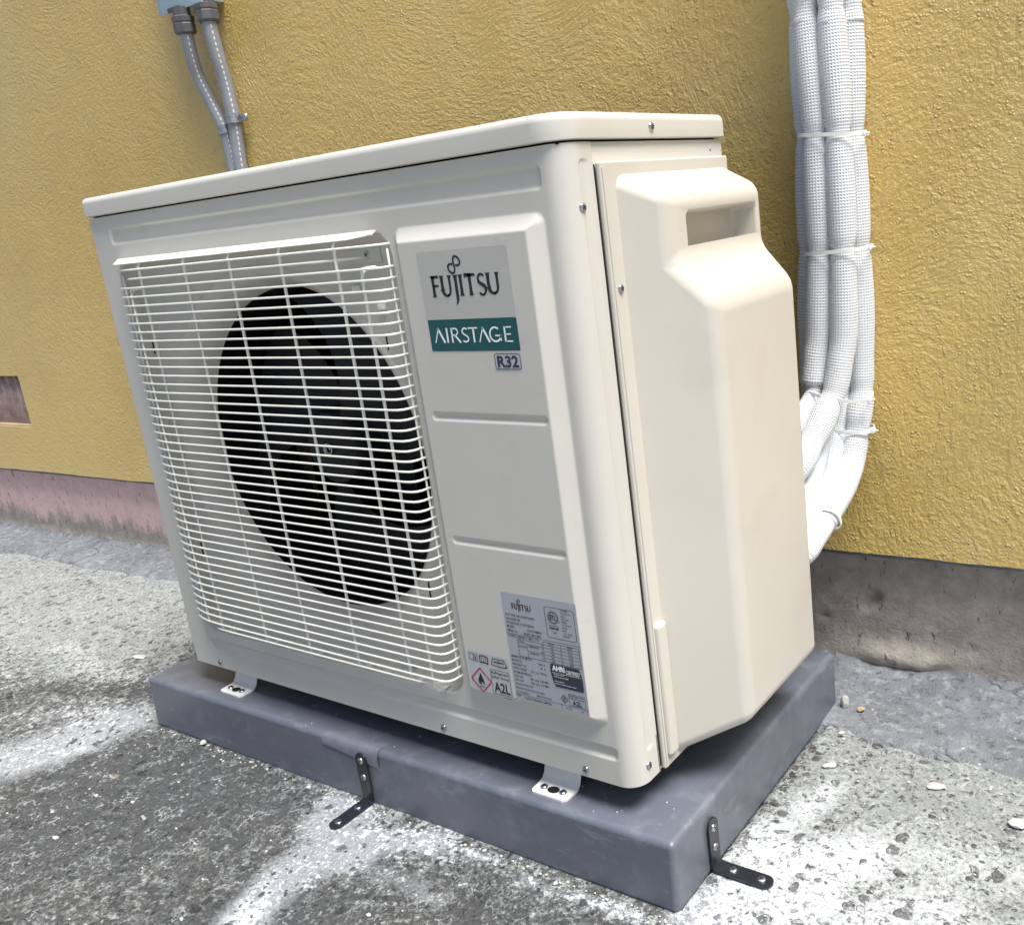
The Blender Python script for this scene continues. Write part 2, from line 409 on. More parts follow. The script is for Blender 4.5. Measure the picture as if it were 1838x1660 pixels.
    h = t.math('ADD', t.math('MULTIPLY', crust, .35), t.math('ADD', t.math('MULTIPLY', mid, .8), t.math('MULTIPLY', fine, .5)))
    h = t.math('ADD', h, t.math('MULTIPLY', st1, .30)); h = t.math('SUBTRACT', h, t.math('MULTIPLY', rim, .25)); h = t.math('ADD', h, t.math('MULTIPLY', dk, -.15))
    h = t.math('SUBTRACT', h, t.math('MULTIPLY', pit, .5)); t.bump(h, 1.0, .0060)
    t.rough(t.ramp(fine, (.3, .62), (.7, .92)))
    return t.m
M_GROUND = pavement('aggregate_pavement')
t = NT('blue_grey_mortar', .8, (.2, .22, .26), spec=.35)
n1 = t.noise(9, 6, .7); n2 = t.noise(70, 6, .8); n3 = t.noise(260, 3, .7)
c = t.ramp(n1, (.3, (.165, .174, .19)), (.72, (.30, .315, .34)))
c = t.mix(t.ramp(n2, (.53, 0.), (.62, .75)), c, (.075, .076, .08))
c = t.mix(t.ramp(t.noise(55, 5, .7, v=t.mapping(loc=(7, 3, 0))), (.52, 0.), (.64, .65)), c, (.42, .44, .47))
ck = t.voro(5.5, v=t.mapping(t.vmath('ADD', t.co(), t.vmath('MULTIPLY', t.noise(12, 4, .6, out='Color'), (.10, .10, .10))), scale=(1, 1.8, 1)), feature='DISTANCE_TO_EDGE')
ckm = t.math('MULTIPLY', t.ramp(ck, (.0, 1.), (.02, 0.)), t.ramp(n1, (.50, 0.), (.62, 1.)))
c = t.mix(t.math('MULTIPLY', ckm, .6), c, (.07, .07, .075))
t.color(c); t.bump(t.math('SUBTRACT', t.math('ADD', n2, t.math('MULTIPLY', n3, .5)), t.math('MULTIPLY', ckm, .6)), 1.0, .0065); M_MORTAR = t.m
t = NT('pale_pebble', .6, (.6, .59, .55)); t.color(t.ramp(t.noise(60, 4), (.3, (.38, .37, .34)), (.7, (.62, .61, .57)))); t.bump(t.noise(180, 3), .3, .001); M_PEB = t.m
t = NT('grey_stone', .8, (.3, .3, .29)); t.color(t.ramp(t.noise(70, 5, .7), (.3, (.22, .22, .21)), (.7, (.50, .49, .46)))); t.bump(t.noise(160, 4), .5, .002); M_PEB2 = t.m

# ------------------------------------------------------------------ setting
GZ = -0.08
WS, WY = .0390571, .494                       # wall face: y = WY + WS*x
def wall_y(x): return WY + WS * x
def wear_strip(x): return np.interp(x, [-3, -1.45, -.73, 0, .86, 1.11, 2.5], [.15, .137, .103, .13, .168, .205, .22])

def seg_d(X, Y, a, b):
    ax, ay = a; bx, by = b; dx, dy = bx - ax, by - ay; L2 = dx * dx + dy * dy + 1e-9
    tt = np.clip(((X - ax) * dx + (Y - ay) * dy) / L2, 0, 1); return np.hypot(X - ax - tt * dx, Y - ay - tt * dy)

def ground():
    xs = np.unique(np.concatenate([[-60, -25, -10, -5, -3.5, -2.6], np.arange(-2.1, 1.75, .0065), [2, 2.6, 4, 8, 25, 60]]))
    ys = np.unique(np.concatenate([[-60, -25, -10, -4, -2, -1.2, -.8], np.arange(-.62, .56, .0065), [.62, .7, 1.2]]))
    X, Y = np.meshgrid(xs, ys, indexing='ij')
    near = (X > -2.1) & (X < 1.75) & (Y > -.62) & (Y < .56)
    Z = GZ + near * (.0016 * (fbm(X * 60, Y * 60, 3, 3) - .5) + .004 * (fbm(X * 4, Y * 4, 5, 3) - .5))
    onslab = (X > -.13) & (X < .88) & (Y > -.06) & (Y < .45)
    Z = np.where(onslab & (X > -.10) & (X < .845) & (Y > -.02) & (Y < .42), GZ - .006, Z)
    me, used = grid_mesh('pavement', np.stack([X, Y, Z], -1))
    # powder stains: blobs along the pad edge and dragged streaks
    D = np.zeros_like(X)
    def blob(a, b, r, s=1.0, p=1.6):
        nonlocal D
        q = seg_d(X + .05 * (fbm(X * 9, Y * 9, 11, 3) - .5), Y + .05 * (fbm(X * 9, Y * 9, 21, 3) - .5), a, b)
        D = np.maximum(D, s * np.exp(-(q / r) ** p))
    blob((-.12, -.015), (-.21, -.07), .030, 1.2); blob((-.12, -.018), (-.13, -.075), .007, .95)
    blob((-.15, -.05), (-.20, -.21), .050, 1.15); blob((-.21, -.10), (-.27, -.28), .062, .92); blob((-.25, -.05), (-.40, -.16), .04, .45)
    blob((.335, -.055), (.40, -.055), .026, .95); blob((.37, -.09), (.44, -.12), .040, 1.25); blob((.43, -.09), (.54, -.05), .030, .95)
    blob((.40, -.13), (.43, -.25), .036, .95); blob((.50, -.045), (.62, -.040), .008, .7); blob((.47, -.13), (.60, -.12), .035, .42)
    blob((.66, -.05), (.82, -.045), .012, .55)
    blob((.865, -.03), (.875, .06), .026, 1.1); blob((.89, -.02), (.94, .06), .045, 1.1); blob((.90, .08), (.98, .14), .045, .72)
    blob((.96, .00), (1.08, .10), .06, .52); blob((.99, .16), (1.2, .2), .07, .42); blob((.88, .10), (.90, .24), .035, .6)
    blob((1.0, -.05), (1.3, .0), .10, .42); blob((-.6, -.1), (-1.2, .1), .12, .3); blob((-.3, .02), (-.6, .05), .05, .35)
    D *= .72 + .5 * fbm(X * 14, Y * 14, 31, 4)
    a = me.attributes.new('dust', 'FLOAT', 'POINT'); a.data.foreach_set('value', D.ravel()[used].astype(np.float32))
    W = .5 + 0 * X
    W = W + .42 * sst((-.18 - X) / .5) * sst((Y + .12) / .22) + .30 * sst((X - .84) / .05)
    W = W - .13 * sst((-Y - .03) / .1) * sst((.75 - X) / .2) - .30 * np.exp(-(seg_d(X, Y, (-.05, -.15), (.25, -.12)) / .12) ** 2) - .25 * np.exp(-(seg_d(X, Y, (-.45, -.05), (-.2, .03)) / .025) ** 2)
    W = W + .35 * (fbm(X * 3, Y * 3, 41, 3) - .5)
    W = W - .5 * np.exp(-((X - .47) / .12) ** 2 - ((Y + .25) / .06) ** 2) - .2 * np.exp(-((X - .68) / .12) ** 2 - ((Y + .12) / .06) ** 2)
    a = me.attributes.new('wear', 'FLOAT', 'POINT'); a.data.foreach_set('value', W.ravel()[used].astype(np.float32))
    tag(obj('pavement', me, M_GROUND), 'worn exposed aggregate concrete pavement with white powder stains', kind='structure')
ground()

def mortar():
    xs = np.concatenate([[-9, -6, -4, -2.7], np.arange(-2.3, 1.8, .006), [2.2, 3, 5]])
    ts = np.concatenate([np.linspace(0, .12, 8), np.linspace(.15, 1, 24)])
    X, T = np.meshgrid(xs, ts, indexing='ij')
    Wd = wear_strip(X) + .045 * (fbm(X * 6, X * 0 + 3, 51, 4) - .5) + .012 * (fbm(X * 45, X * 0 + 9, 52, 3) - .5)
    Y = wall_y(X) + .035 - (Wd + .035) * (1 - T)
    Z = GZ - .004 + .0075 * sst(T / .10) + .006 * T + .016 * np.clip((T - .72) / .28, 0, 1) ** 2 + .010 * (fbm(X * 16, Y * 16, 53, 4) - .5) * sst(T / .15)
    me, used = grid_mesh('mortar_strip', np.stack([X, Y, Z], -1))
    tag(obj('mortar_strip', me, M_MORTAR), 'blue grey mortar strip along the foot of the wall', kind='structure')
mortar()

# wall: stucco skin with a vent opening, foundation, weep edge
wall = thing('building_wall', 'gold painted stucco wall on a pink and grey concrete foundation', 'wall')
def WP(x, off, z):                              # point: off metres in front of the wall face
    return Vector((x, wall_y(x) - off, z))
VX0, VX1, VZ0, VZ1 = -1.78, -1.358, .234, .372
def stucco():
    bm = new()
    xs = [-9, VX0, VX1, 6]; zs = [.112, VZ0, VZ1, 6.5]
    # front skin with hole
    xs2 = sorted(set([-9, -5, -3] + list(np.arange(-2.4, 1.9, .02)) + [VX0, VX1, 2.5, 4, 6]))
    V = {}
    def vv(i, j, off):
        k = (i, j, off)
        if k not in V:
            z = zs[j]; o = off
            if j == 0: z += .004 * (float(fbm(np.array(xs2[i] * 14.), np.array(1.), 61, 3)) - .5)
            V[k] = bm.verts.new(WP(xs2[i], o, z))
        return V[k]
    for i in range(len(xs2) - 1):
        for j in range(3):
            if j == 1 and xs2[i] >= VX0 - 1e-6 and xs2[i + 1] <= VX1 + 1e-6: continue
            bm.faces.new((vv(i, j, 0), vv(i + 1, j, 0), vv(i + 1, j + 1, 0), vv(i, j + 1, 0)))
        bm.faces.new((vv(i, 0, 0), vv(i + 1, 0, 0), vv(i + 1, 0, -.022), vv(i, 0, -.022)))
    def q(a, b, c, d): bm.faces.new([bm.verts.new(WP(*p)) for p in (a, b, c, d)])
    q((VX0, 0, VZ0), (VX1, 0, VZ0), (VX1, -.06, VZ0), (VX0, -.06, VZ0)); q((VX0, 0, VZ1), (VX1, 0, VZ1), (VX1, -.06, VZ1), (VX0, -.06, VZ1))
    q((VX0, 0, VZ0), (VX0, 0, VZ1), (VX0, -.06, VZ1), (VX0, -.06, VZ0)); q((VX1, 0, VZ0), (VX1, 0, VZ1), (VX1, -.06, VZ1), (VX1, -.06, VZ0))
    q((-9, 0, 6.5), (6, 0, 6.5), (6, -.25, 6.5), (-9, -.25, 6.5)); q((-9, -.25, -.2), (6, -.25, -.2), (6, -.25, 6.5), (-9, -.25, 6.5))
    bmesh.ops.remove_doubles(bm, verts=bm.verts, dist=1e-5)
    obj('stucco', bm, M_STUCCO, wall, smooth=35)
    # foundation, face 2 cm behind the stucco edge at the top, battering forward below
    xs3 = np.concatenate([[-9, -5, -3], np.arange(-2.3, 1.8, .008), [2.5, 4, 6]]); zz = np.linspace(-.12, .118, 34)
    X, Zz = np.meshgrid(xs3, zz, indexing='ij')
    off = -.020 + .006 * (fbm(X * 9, Zz * 9, 71, 4) - .5)
    k = (Zz + .055 + .02 * (fbm(X * 10, Zz * 3, 73, 3) - .5))
    off = off + .010 * sst(-k / .02) * (fbm(X * 22, Zz * 22, 72, 4))
    lump = np.exp(-((X - .90) / .07) ** 2 - ((Zz + .052) / .016) ** 2); off = off + .020 * lump * (.6 + .8 * fbm(X * 60, Zz * 60, 75, 3))
    for cx, cz, r, dp in ((.862, .035, .011, .010), (.852, .022, .008, .008), (.80, .018, .005, .005), (.785, -.005, .006, .006), (.84, -.004, .003, .004), (1.00, -.03, .006, .005), (.95, .06, .002, .004), (.99, .055, .002, .004)):
        off = off - dp * np.exp(-(((X - cx) / r) ** 2 + ((Zz - cz) / r) ** 2) ** 2)
    P = np.stack([X, WY + WS * X - off, Zz], -1)
    me, u = grid_mesh('foundation', P); obj('foundation', me, M_FOUND, wall)
    bm = new()
    rot = Matrix.Rotation(math.atan(WS), 4, 'Z')
    box(bm, -9, 6, .0015, .02, .1065, .1125, .0008, 1, Matrix.Translation((0, WY, 0)) @ rot); obj('weep_screed', bm, M_SCREED, wall)
stucco()
# vent in the wall
bm = new(); o_ = -.030
for p in (((VX0, -.059, VZ0), (VX1, -.059, VZ0), (VX1, -.059, VZ1), (VX0, -.059, VZ1)),): bm.faces.new([bm.verts.new(WP(*q)) for q in p])
vent = obj('vent', bm, M_VENTHOLE, wall)
bm = new()
k = VX0
for i in range(72):
    x = VX0 + (VX1 - VX0) * (i + .5) / 72
    tube(bm, [WP(x, -.014, VZ0 + .006), WP(x, -.014 + .0015 * math.sin(i), VZ1)], .0011, 5)
for i in range(24):
    z = VZ0 + .006 + (VZ1 - VZ0 - .008) * (i + .5) / 24
    tube(bm, [WP(VX0, -.0155, z), WP(VX1, -.0155, z)], .0015, 5)
obj('vent_screen', bm, M_SCREEN, vent)
bm = new(); box(bm, VX0, VX1, -.0, .05, VZ0 - .001, VZ0 + .006, .001, 1, Matrix.Translation((0, WY + .004, 0)) @ Matrix.Rotation(math.atan(WS), 4, 'Z'))
obj('vent_sill', bm, simple('pale_sill_paint', (.55, .44, .30), .6, mottle=.2), vent)

# ------------------------------------------------------------------ mounting pad
pad = thing('equipment_pad', 'slate grey plastic slab under the outdoor unit', 'pad', (.37, .19, GZ))
bm = new()
box(bm, 0, .9544, 0, .4535, GZ - .004, 0, .0075, 4)
pm = Matrix.Translation((-.1047, -.0320, 0)) @ Matrix.Rotation(.0095, 4, 'Z')
for v in bm.verts:                                # slight draft and a soft sag in the long edges
    k = (v.co.z - GZ) / .08
    v.co.y += (.5 - k) * -.003 if v.co.y < .2 else 0
bm.transform(pm)
put(obj('slab', bm, M_SLAB, smooth=40, wn=True), pad)
bm = new()                                        # sticker folded over the front top edge
prof = [(-.0012, .0006 - .022), (-.0010, .0006 - .010), (.0008, -.0030), (.0030, -.0005), (.0075, .0007), (.012, .0006)]
V = []
for i in range(25):
    x = .312 + .105 * i / 24
    row = []
    for j, (dy, z) in enumerate(prof):
        zz = z
        if j == 0: zz = -.0125 - .0115 * (i / 24) ** 1.3
        row.append(bm.verts.new(pm @ Vector((x + .1047, dy, zz))))
    V.append(row)
for a, b in zip(V, V[1:]):
    for j in range(len(prof) - 1): bm.faces.new((a[j], b[j], b[j + 1], a[j + 1]))
put(obj('sticker', bm, M_STICK, smooth=60), pad)

# ------------------------------------------------------------------ screws
def screw_bm(p, d, r=.0042, h=.0022, cross=True):
    bm = new(); Mx = axis_m(p, d)
    lathe(bm, [(r * 1.0, -.0006), (r, h * .25), (r * .86, h * .62), (r * .6, h * .86), (r * .30, h), (0, h * 1.0)], Mx, 18)
    return bm
def cross_bm(p, d, r=.002, h=.0024, ang=.5):
    bm = new(); Mx = axis_m(p, d) @ Matrix.Rotation(ang, 4, 'Z')
    box(bm, -r, r, -r * .22, r * .22, 0, h, 0, 1, Mx); box(bm, -r * .22, r * .22, -r, r, 0, h + .00002, 0, 1, Mx); return bm
def screw(parent, p, d, r=.0042, h=.0022, mat=None, ang=.5):
    s = put(obj('screw', screw_bm(p, d, r, h), mat or M_CHROME, smooth=60), parent)
    if s.parent.parent is None:
        c = obj('screw_recess', cross_bm(p, d, r * .5, h + .0001, ang), M_HOLE); c.parent = s; c.matrix_parent_inverse = (s.matrix_parent_inverse).inverted() @ s.matrix_parent_inverse
    return s

# ------------------------------------------------------------------ outdoor unit
W, D, ZB, ZT = .8, .2997, .035, .6880
unit = thing('outdoor_unit', 'cream air conditioner outdoor unit with white wire fan grille on a grey slab', 'air conditioner', (.4, .15, 0))
FC = (.315, .365)                                  # fan axis x, z

# front sheet: height field over arc length u, wrapping round both vertical edges
FR = .024; FL = .004
U1 = W - FR; U2 = U1 + FR * math.pi / 2; UE = U2 + (.0430 - FR)
def rr(u, z, x0, x1, z0, z1, r):                   # signed distance inside rounded rect (positive inside)
    cx, cz = (x0 + x1) / 2, (z0 + z1) / 2; qx = np.abs(u - cx) - (x1 - x0) / 2 + r; qz = np.abs(z - cz) - (z1 - z0) / 2 + r
    return -(np.hypot(np.maximum(qx, 0), np.maximum(qz, 0)) + np.minimum(np.maximum(qx, qz), 0) - r)
def front_h(u, z):
    h = np.zeros_like(u)
    d = rr(u, z, .5725, .7712, .1045, .6325, .012)
    s = np.clip(d / .0165, 0, 1); k = .12            # frustum with softened shoulders
    s = np.where(s < k, s * s / (2 * k), np.where(s > 1 - k, 1 - k - (1 - s) ** 2 / (2 * k), s - k / 2)) / (1 - k)
    h += .012 * s
    d = rr(u, z, .0415, .5665, .095, .632, .030); h -= .015 * sst(d / .006)
    for a in ((.0415, .7715, .6512, .6722, .005), (.049, .7765, .0655, .0805, .005)):
        h -= .0032 * sst((rr(u, z, *a) + .001) / .0042)
    for zc in (.4383, .3004):
        h -= .0026 * sst((rr(u, z, .5988, .7525, zc - .0042, zc + .0042, .004) + .001) / .0042)
    d = rr(u, z, U2 - .0035, U2 + .0115, .070, .674, .006); h -= .0011 * sst(d / .003)
    return h
ue = [0, .0415, .0425, .0475, .560, .5665, .5725, .589, .755, .7712, .5988, .7525, U1 + .01, U1 + .02, U1 + .03, U2, UE]
ze = [.0655, .0805, .095, .101, .1045, .121, .2962, .3046, .4341, .4425, .616, .6325, .626, .6512, .6722]
us = np.concatenate([[-.010, -.007], axis(-FL, UE, ue, .004, .0009, .0035)]); zs_ = axis(ZB, ZT, ze, .004, .0009, .0035)
Ug, Zg = np.meshgrid(us, zs_, indexing='ij')
H = front_h(Ug, Zg)
BX = np.where(Ug < U1, Ug, np.where(Ug < U2, U1 + FR * np.sin((Ug - U1) / FR), W))
BY = np.where(Ug < U1, 0, np.where(Ug < U2, FR - FR * np.cos((Ug - U1) / FR), FR + (Ug - U2)))
NX = np.where(Ug < U1, 0, np.where(Ug < U2, np.sin((Ug - U1) / FR), 1)); NY = -np.sqrt(np.maximum(0, 1 - NX ** 2))
X = BX + NX * H; Y = BY + NY * H
left = Ug < 0                                      # small return on the left edge
tl = np.clip(-Ug, 0, FL) / FL
X = np.where(left, 0 - FL * .35 * np.sin(tl * math.pi / 2), X); Y = np.where(left, FL * (1 - np.cos(tl * math.pi / 2)) + np.maximum(0, -Ug - FL) * 1.0, Y)
hole = np.hypot(BX - FC[0], Zg - FC[1]) < .2370
me, _ = grid_mesh('front_panel', np.stack([X, Y, Zg], -1), ~(hole & (Ug < .6)))
front = put(obj('front_panel', me, M_CREAM), unit)
# flip normals outward if needed (orientation)
bmx = new(); bmx.from_mesh(me); bmesh.ops.recalc_face_normals(bmx, faces=bmx.faces)
f0 = min(bmx.faces, key=lambda f: (f.calc_center_median() - Vector((.68, -.012, .2))).length)
if f0.normal.y > 0: bmesh.ops.reverse_faces(bmx, faces=bmx.faces)
bmx.to_mesh(me); bmx.free()

# folded bottom hem of the front panel and body shell
bm = new()
box(bm, .004, .766, .0012, .012, ZB - .0005, ZB + .002, .0005, 1)
put(obj('bottom_hem', bm, M_CREAM), unit)
bm = new(); box(bm, W - .012, W - .0012, .0432, D, ZB, ZT, .001, 2); put(obj('side_panel', bm, M_CREAM, smooth=40), unit)
bm = new(); box(bm, .0006, .004, .010, D, ZB, ZT, .0008, 2); put(obj('side_panel', bm, M_CREAM, smooth=40), unit)
bm = new(); box(bm, .004, .770, .016, D - .002, ZB - .006, ZB + .012, .001, 1); box(bm, .7702, .7935, .040, D - .002, ZB - .004, ZB + .011, .001, 1); put(obj('base_pan', bm, M_CREAM), unit)
bm = new()                                         # condenser core: dark fins behind the fan
box(bm, .01, .60, D - .03, D - .006, ZB + .012, ZT - .004)
for i in range(90): box(bm, .012 + i * .0065, .0135 + i * .0065, D - .036, D - .030, ZB + .012, ZT - .004)
put(obj('condenser_core', bm, M_INNER), unit)
bm = new(); box(bm, .592, .5935, .02, D - .04, ZB + .012, ZT - .002); box(bm, .594, .788, .03, .032, ZB + .012, ZT - .002); box(bm, .01, .59, .12, D - .04, ZT - .006, ZT - .004); put(obj('partition_plate', bm, M_INNER), unit)

# top cover
def lid():
    bm = new()
    n = 8; outline = []
    x0, x1, y0, y1 = -.0035, W + .0035, -.0065, D + .003
    def arc(cx, cy, r, a0, a1):
        for k in range(n + 1):
            a = a0 + (a1 - a0) * k / n; outline.append((cx + r * math.cos(a), cy + r * math.sin(a), cx, cy, r, a))
    arc(x0 + .010, y0 + .010, .010, math.pi, 1.5 * math.pi); arc(x1 - .034, y0 + .034, .034, 1.5 * math.pi, 2 * math.pi)
    arc(x1 - .006, y1 - .006, .006, 0, .5 * math.pi); arc(x0 + .006, y1 - .006, .006, .5 * math.pi, math.pi)
    prof = [(-.0045, .0), (-.0012, .0), (0, .0012), (0, .0165), (-.0006, .0195), (-.0022, .0222), (-.0048, .0239), (-.0085, .0246)]
    zb = ZT + .0020; rings = []
    for d, h in prof:
        rings.append([bm.verts.new((p[0] + d * math.cos(p[5]), p[1] + d * math.sin(p[5]), zb + h)) for p in outline])
    m_ = len(outline)
    for a, b in zip(rings, rings[1:]):
        for k in range(m_): bm.faces.new((a[k], a[(k + 1) % m_], b[(k + 1) % m_], b[k]))
    bm.faces.new(rings[-1]); bm.faces.new(rings[0][::-1])
    return bm
put(obj('top_cover', lid(), M_CREAM, smooth=50, wn=True), unit)
bm = new(); box(bm, .006, .792, .004, D - .004, ZT - .001, ZT + .0040); put(obj('top_seal', bm, M_INNER), unit)

# service cover on the right side
def cover():
    bm = new()
    yf = lambda x: .0675 + .60 * (x - .806); YB = .297
    prof = [(.801, .6600), (.846, .6350), (.846, .5715), (.880, .5300), (.880, .0740), (.801, .0400)]
    f = [bm.verts.new((x, yf(x), z)) for x, z in prof]; b = [bm.verts.new((x, YB, z)) for x, z in prof]
    n = len(prof)
    for i in range(n): bm.faces.new((f[i], f[(i + 1) % n], b[(i + 1) % n], b[i]))
    bm.faces.new(f[::-1]); bm.faces.new(b)
    bmesh.ops.recalc_face_normals(bm, faces=bm.faces)
    ed = [e for e in bm.edges if not all(abs(v.co.x - .801) < 1e-5 for v in e.verts)]
    bmesh.ops.bevel(bm, geom=ed, offset=.0125, segments=6, profile=.5, affect='EDGES', clamp_overlap=True)
    bm.faces.ensure_lookup_table()
    hf = [q for q in bm.faces if q.normal.x > .999 and abs(q.calc_center_median().x - .846) < 1e-3]
    hf = max(hf, key=lambda q: q.calc_area())
    vs = sorted(hf.verts, key=lambda v: v.co.y); fr = sorted(vs[:2], key=lambda v: v.co.z); bk = sorted(vs[-2:], key=lambda v: v.co.z)
    y0 = fr[0].co.y; y1 = bk[0].co.y; zc0 = fr[0].co.z; zc1 = fr[1].co.z
    # opening
    a0, a1, c0, c1 = .1265, .2790, .5785, .6155
    outer = [fr[0], fr[1], bk[1], bk[0]]; X0 = .846
    extra = [v for v in hf.verts if v not in outer]
    bm.faces.remove(hf)
    R = .004; dep = .030
    def ring(x, y0, y1, z0, z1, r):
        pts = []
        for (cy, cz, s) in ((y0 + r, z0 + r, math.pi), (y1 - r, z0 + r, 1.5 * math.pi), (y1 - r, z1 - r, 0), (y0 + r, z1 - r, .5 * math.pi)):
            for k in range(4): a = s + (math.pi / 2) * k / 3; pts.append(bm.verts.new((x, cy + r * math.cos(a), cz + r * math.sin(a))))
        return pts
    rings = [ring(X0, a0 - .003, a1 + .003, c0 - .003, c1 + .003, .007), ring(X0 - .0010, a0 - .001, a1 + .001, c0 - .001, c1 + .001, .006), ring(X0 - .003, a0, a1, c0, c1, .005),
             ring(X0 - dep + .012, a0 + .001, a1 - .001, c0 + .001, c1 - .001, .005), ring(X0 - dep + .004, a0 + .003, a1 - .003, c0 + .004, c1 - .002, .005), ring(X0 - dep, a0 + .010, a1 - .010, c0 + .011, c1 - .003, .004)]
    for r1, r2 in zip(rings, rings[1:]):
        for k in range(16): bm.faces.new((r1[k], r1[(k + 1) % 16], r2[(k + 1) % 16], r2[k]))
    bm.faces.new(rings[-1])
    R0 = rings[0]                                  # order: bottom-front(0-3), bottom-back(4-7), top-back(8-11), top-front(12-15)
    co = [fr[0], bk[0], bk[1], fr[1]]
    for c in range(4):
        for k in range(3): bm.faces.new((co[c], R0[c * 4 + k], R0[c * 4 + k + 1]))
        bm.faces.new((co[c], R0[c * 4 + 3], R0[(c * 4 + 4) % 16], co[(c + 1) % 4]))
    bmesh.ops.recalc_face_normals(bm, faces=bm.faces)
    # flange with raised front lip
    box(bm, W - .0004, W + .0060, .0455, .2975, .0365, .6700, .0022, 3)
    box(bm, W + .001, W + .0125, .0500, .0680, .0500, .2050, .0045, 4)
    box(bm, W + .001, W + .0075, .0470, .0500, .0385, .6650, .0010, 2)
    return bm
put(obj('service_cover', cover(), M_CREAM2, smooth=38, wn=True), unit)
bm = new(); box(bm, W - .0008, W + .0003, .0436, .0452, .040, .668); box(bm, W - .0008, W + .0003, .0412, .0420, .036, .080); put(obj('seam', bm, M_HOLE), unit)

# bell mouth, fan
bm = new(); Mx = axis_m((FC[0], 0, FC[1]), (0, 1, 0))
lathe(bm, [(.2450, .0152), (.2420, .0140), (.2385, .0134), (.2355, .0142), (.2310, .0180), (.2245, .0260), (.2185, .0360), (.2150, .0460), (.2128, .0560)], Mx, 96)
put(obj('bell_mouth', bm, M_CREAM, smooth=60), unit)
bm = new(); lathe(bm, [(.2129, .0560), (.2115, .17), (.23, .17)], Mx, 64); put(obj('fan_duct', bm, M_INNER, smooth=60), unit)
fan = put(obj('fan_hub', new(), None), unit) if False else None
bm = new(); lathe(bm, [(0, .070), (.030, .070), (.047, .074), (.052, .082), (.053, .13), (.0, .13)], Mx, 40)
hub = put(obj('fan_hub', bm, M_BLADE, smooth=40), unit)
for b in range(3):
    P = np.zeros((22, 18, 3))
    for i in range(22):
        r = .050 + .148 * i / 21; sw = .55 * (i / 21) ** 1.4; span = 1.25 + .30 * i / 21
        for j in range(18):
            s = j / 17; a = b * 2 * math.pi / 3 + .35 + sw + span * (s - .5)
            edge = .028 * (i / 21) ** 2 * (s < .08)
            P[i, j] = (FC[0] + r * math.cos(a), .120 - .048 * s + .012 * math.sin(s * math.pi), FC[1] + r * math.sin(a))
    me, _ = grid_mesh('fan_blade', P); put(obj('fan_blade', me, M_BLADE), unit)
bm = new(); pts = []
for k in range(40):
    a = k / 39 * 2 * math.pi * 1.75; r = .0032 + .0062 * k / 39
    pts.append(Vector((FC[0] + r * math.cos(a), .0675, FC[1] + r * math.sin(a))))
tube(bm, pts, .0012, 6); put(obj('hub_nut', bm, M_STEEL), unit)
bm = new(); box(bm, .11, .52, .19, .20, .345, .375, .002, 1); box(bm, .30, .33, .19, .20, .06, .67, .002, 1); box(bm, .470, .500, .150, .157, .355, .372, .002, 1)
put(obj('motor_bracket', bm, M_DGREY), unit)

# grille
bm = new(); nrow = 44
def hrod(z, x0, x1, lend=True, rend=True):
    p = []
    if lend: p += [(.0450, .010, z), (.0453, .002, z), (.0480, -.0050, z), (.0560, -.0110, z), (.0720, -.0155, z), (.0900, -.0185, z), (.1200, -.0200, z)]
    else: p += [(x0, -.0165, z), (x0 + .012, -.0195, z), (x0 + .04, -.0200, z)]
    for x in np.linspace(max(.15, x0 + .06), min(.50, x1 - .05), 6): p.append((x, -.0200, z))
    if rend: p += [(.548, -.0200, z), (.5560, -.0190, z), (.5605, -.0160, z), (.5630, -.0110, z), (.5640, -.0020, z), (.5642, .010, z)]
    else: p += [(x1 - .02, -.0195, z), (x1, -.0155, z), (x1 + .012, -.006, z), (x1 + .018, .006, z)]
    tube(bm, p, .00135, 8)
for k in range(nrow):
    z = .6172 - .01148 * k
    if k == 1: hrod(z, .090, .500, False, False)
    else: hrod(z, .05, .564)
hrod(.1155, .105, .535, False, False)
def vrod(x, z0, z1, y=-.0172, r=.0018, top=True, bot=True):
    p = []
    if top: p += [(x, y + .012, z1 + .004), (x, y + .003, z1 + .002)]
    p += [(x, y, z1 - .004)] + [(x, y, z) for z in np.linspace(z1 - .03, z0 + .02, 8)] + [(x, y, z0)]
    if bot: p += [(x, y + .004, z0 - .007), (x, y + .014, z0 - .0095), (x, y + .024, z0 - .0095)]
    tube(bm, p, r, 8)
for x in (.1215, .221, .3125, .406, .498): vrod(x, .1170, .6240)
vrod(.0905, .125, .588); vrod(.5345, .1120, .590)
p_ = [(.5345, -.0172, .590), (.5365, -.0172, .5945), (.545, -.0172, .5955), (.5575, -.0172, .5955)]; tube(bm, p_, .0016, 8)
p_ = [(.0905, -.0172, .588), (.0925, -.0172, .592), (.100, -.0172, .593), (.118, -.0172, .593)]; tube(bm, p_, .0016, 8)
vrod(.0665, .130, .617, -.0095, .0014, False); vrod(.0525, .135, .617, -.0010, .0013, False, False)
vrod(.5630, .125, .6165, -.0030, .0012, False, False)
grille = put(obj('grille', bm, M_ROD), unit)
bm = new()                                         # pale deflector strip along the top of the grille
prof = [(.002, .6328), (-.004, .6320), (-.0185, .6272), (-.0200, .6256), (-.0192, .6248), (-.004, .6300), (.002, .6312)]
xs4 = [.0465, .050, .064, .30, .512, .522, .540, .548]
V = [[bm.verts.new((x + (.027 * min(1, -y / .02) * max(0, 1 - i / 3) if y < 0 else 0), y if i < 6 else y * .35, z + (0 if i < 6 else .0022 * (y < -.01)))) for y, z in prof] for i, x in enumerate(xs4)]
for a, b in zip(V, V[1:]):
    for j in range(len(prof)): bm.faces.new((a[j], b[j], b[(j + 1) % len(prof)], a[(j + 1) % len(prof)]))
bm.faces.new(V[0]); bm.faces.new(V[-1][::-1])
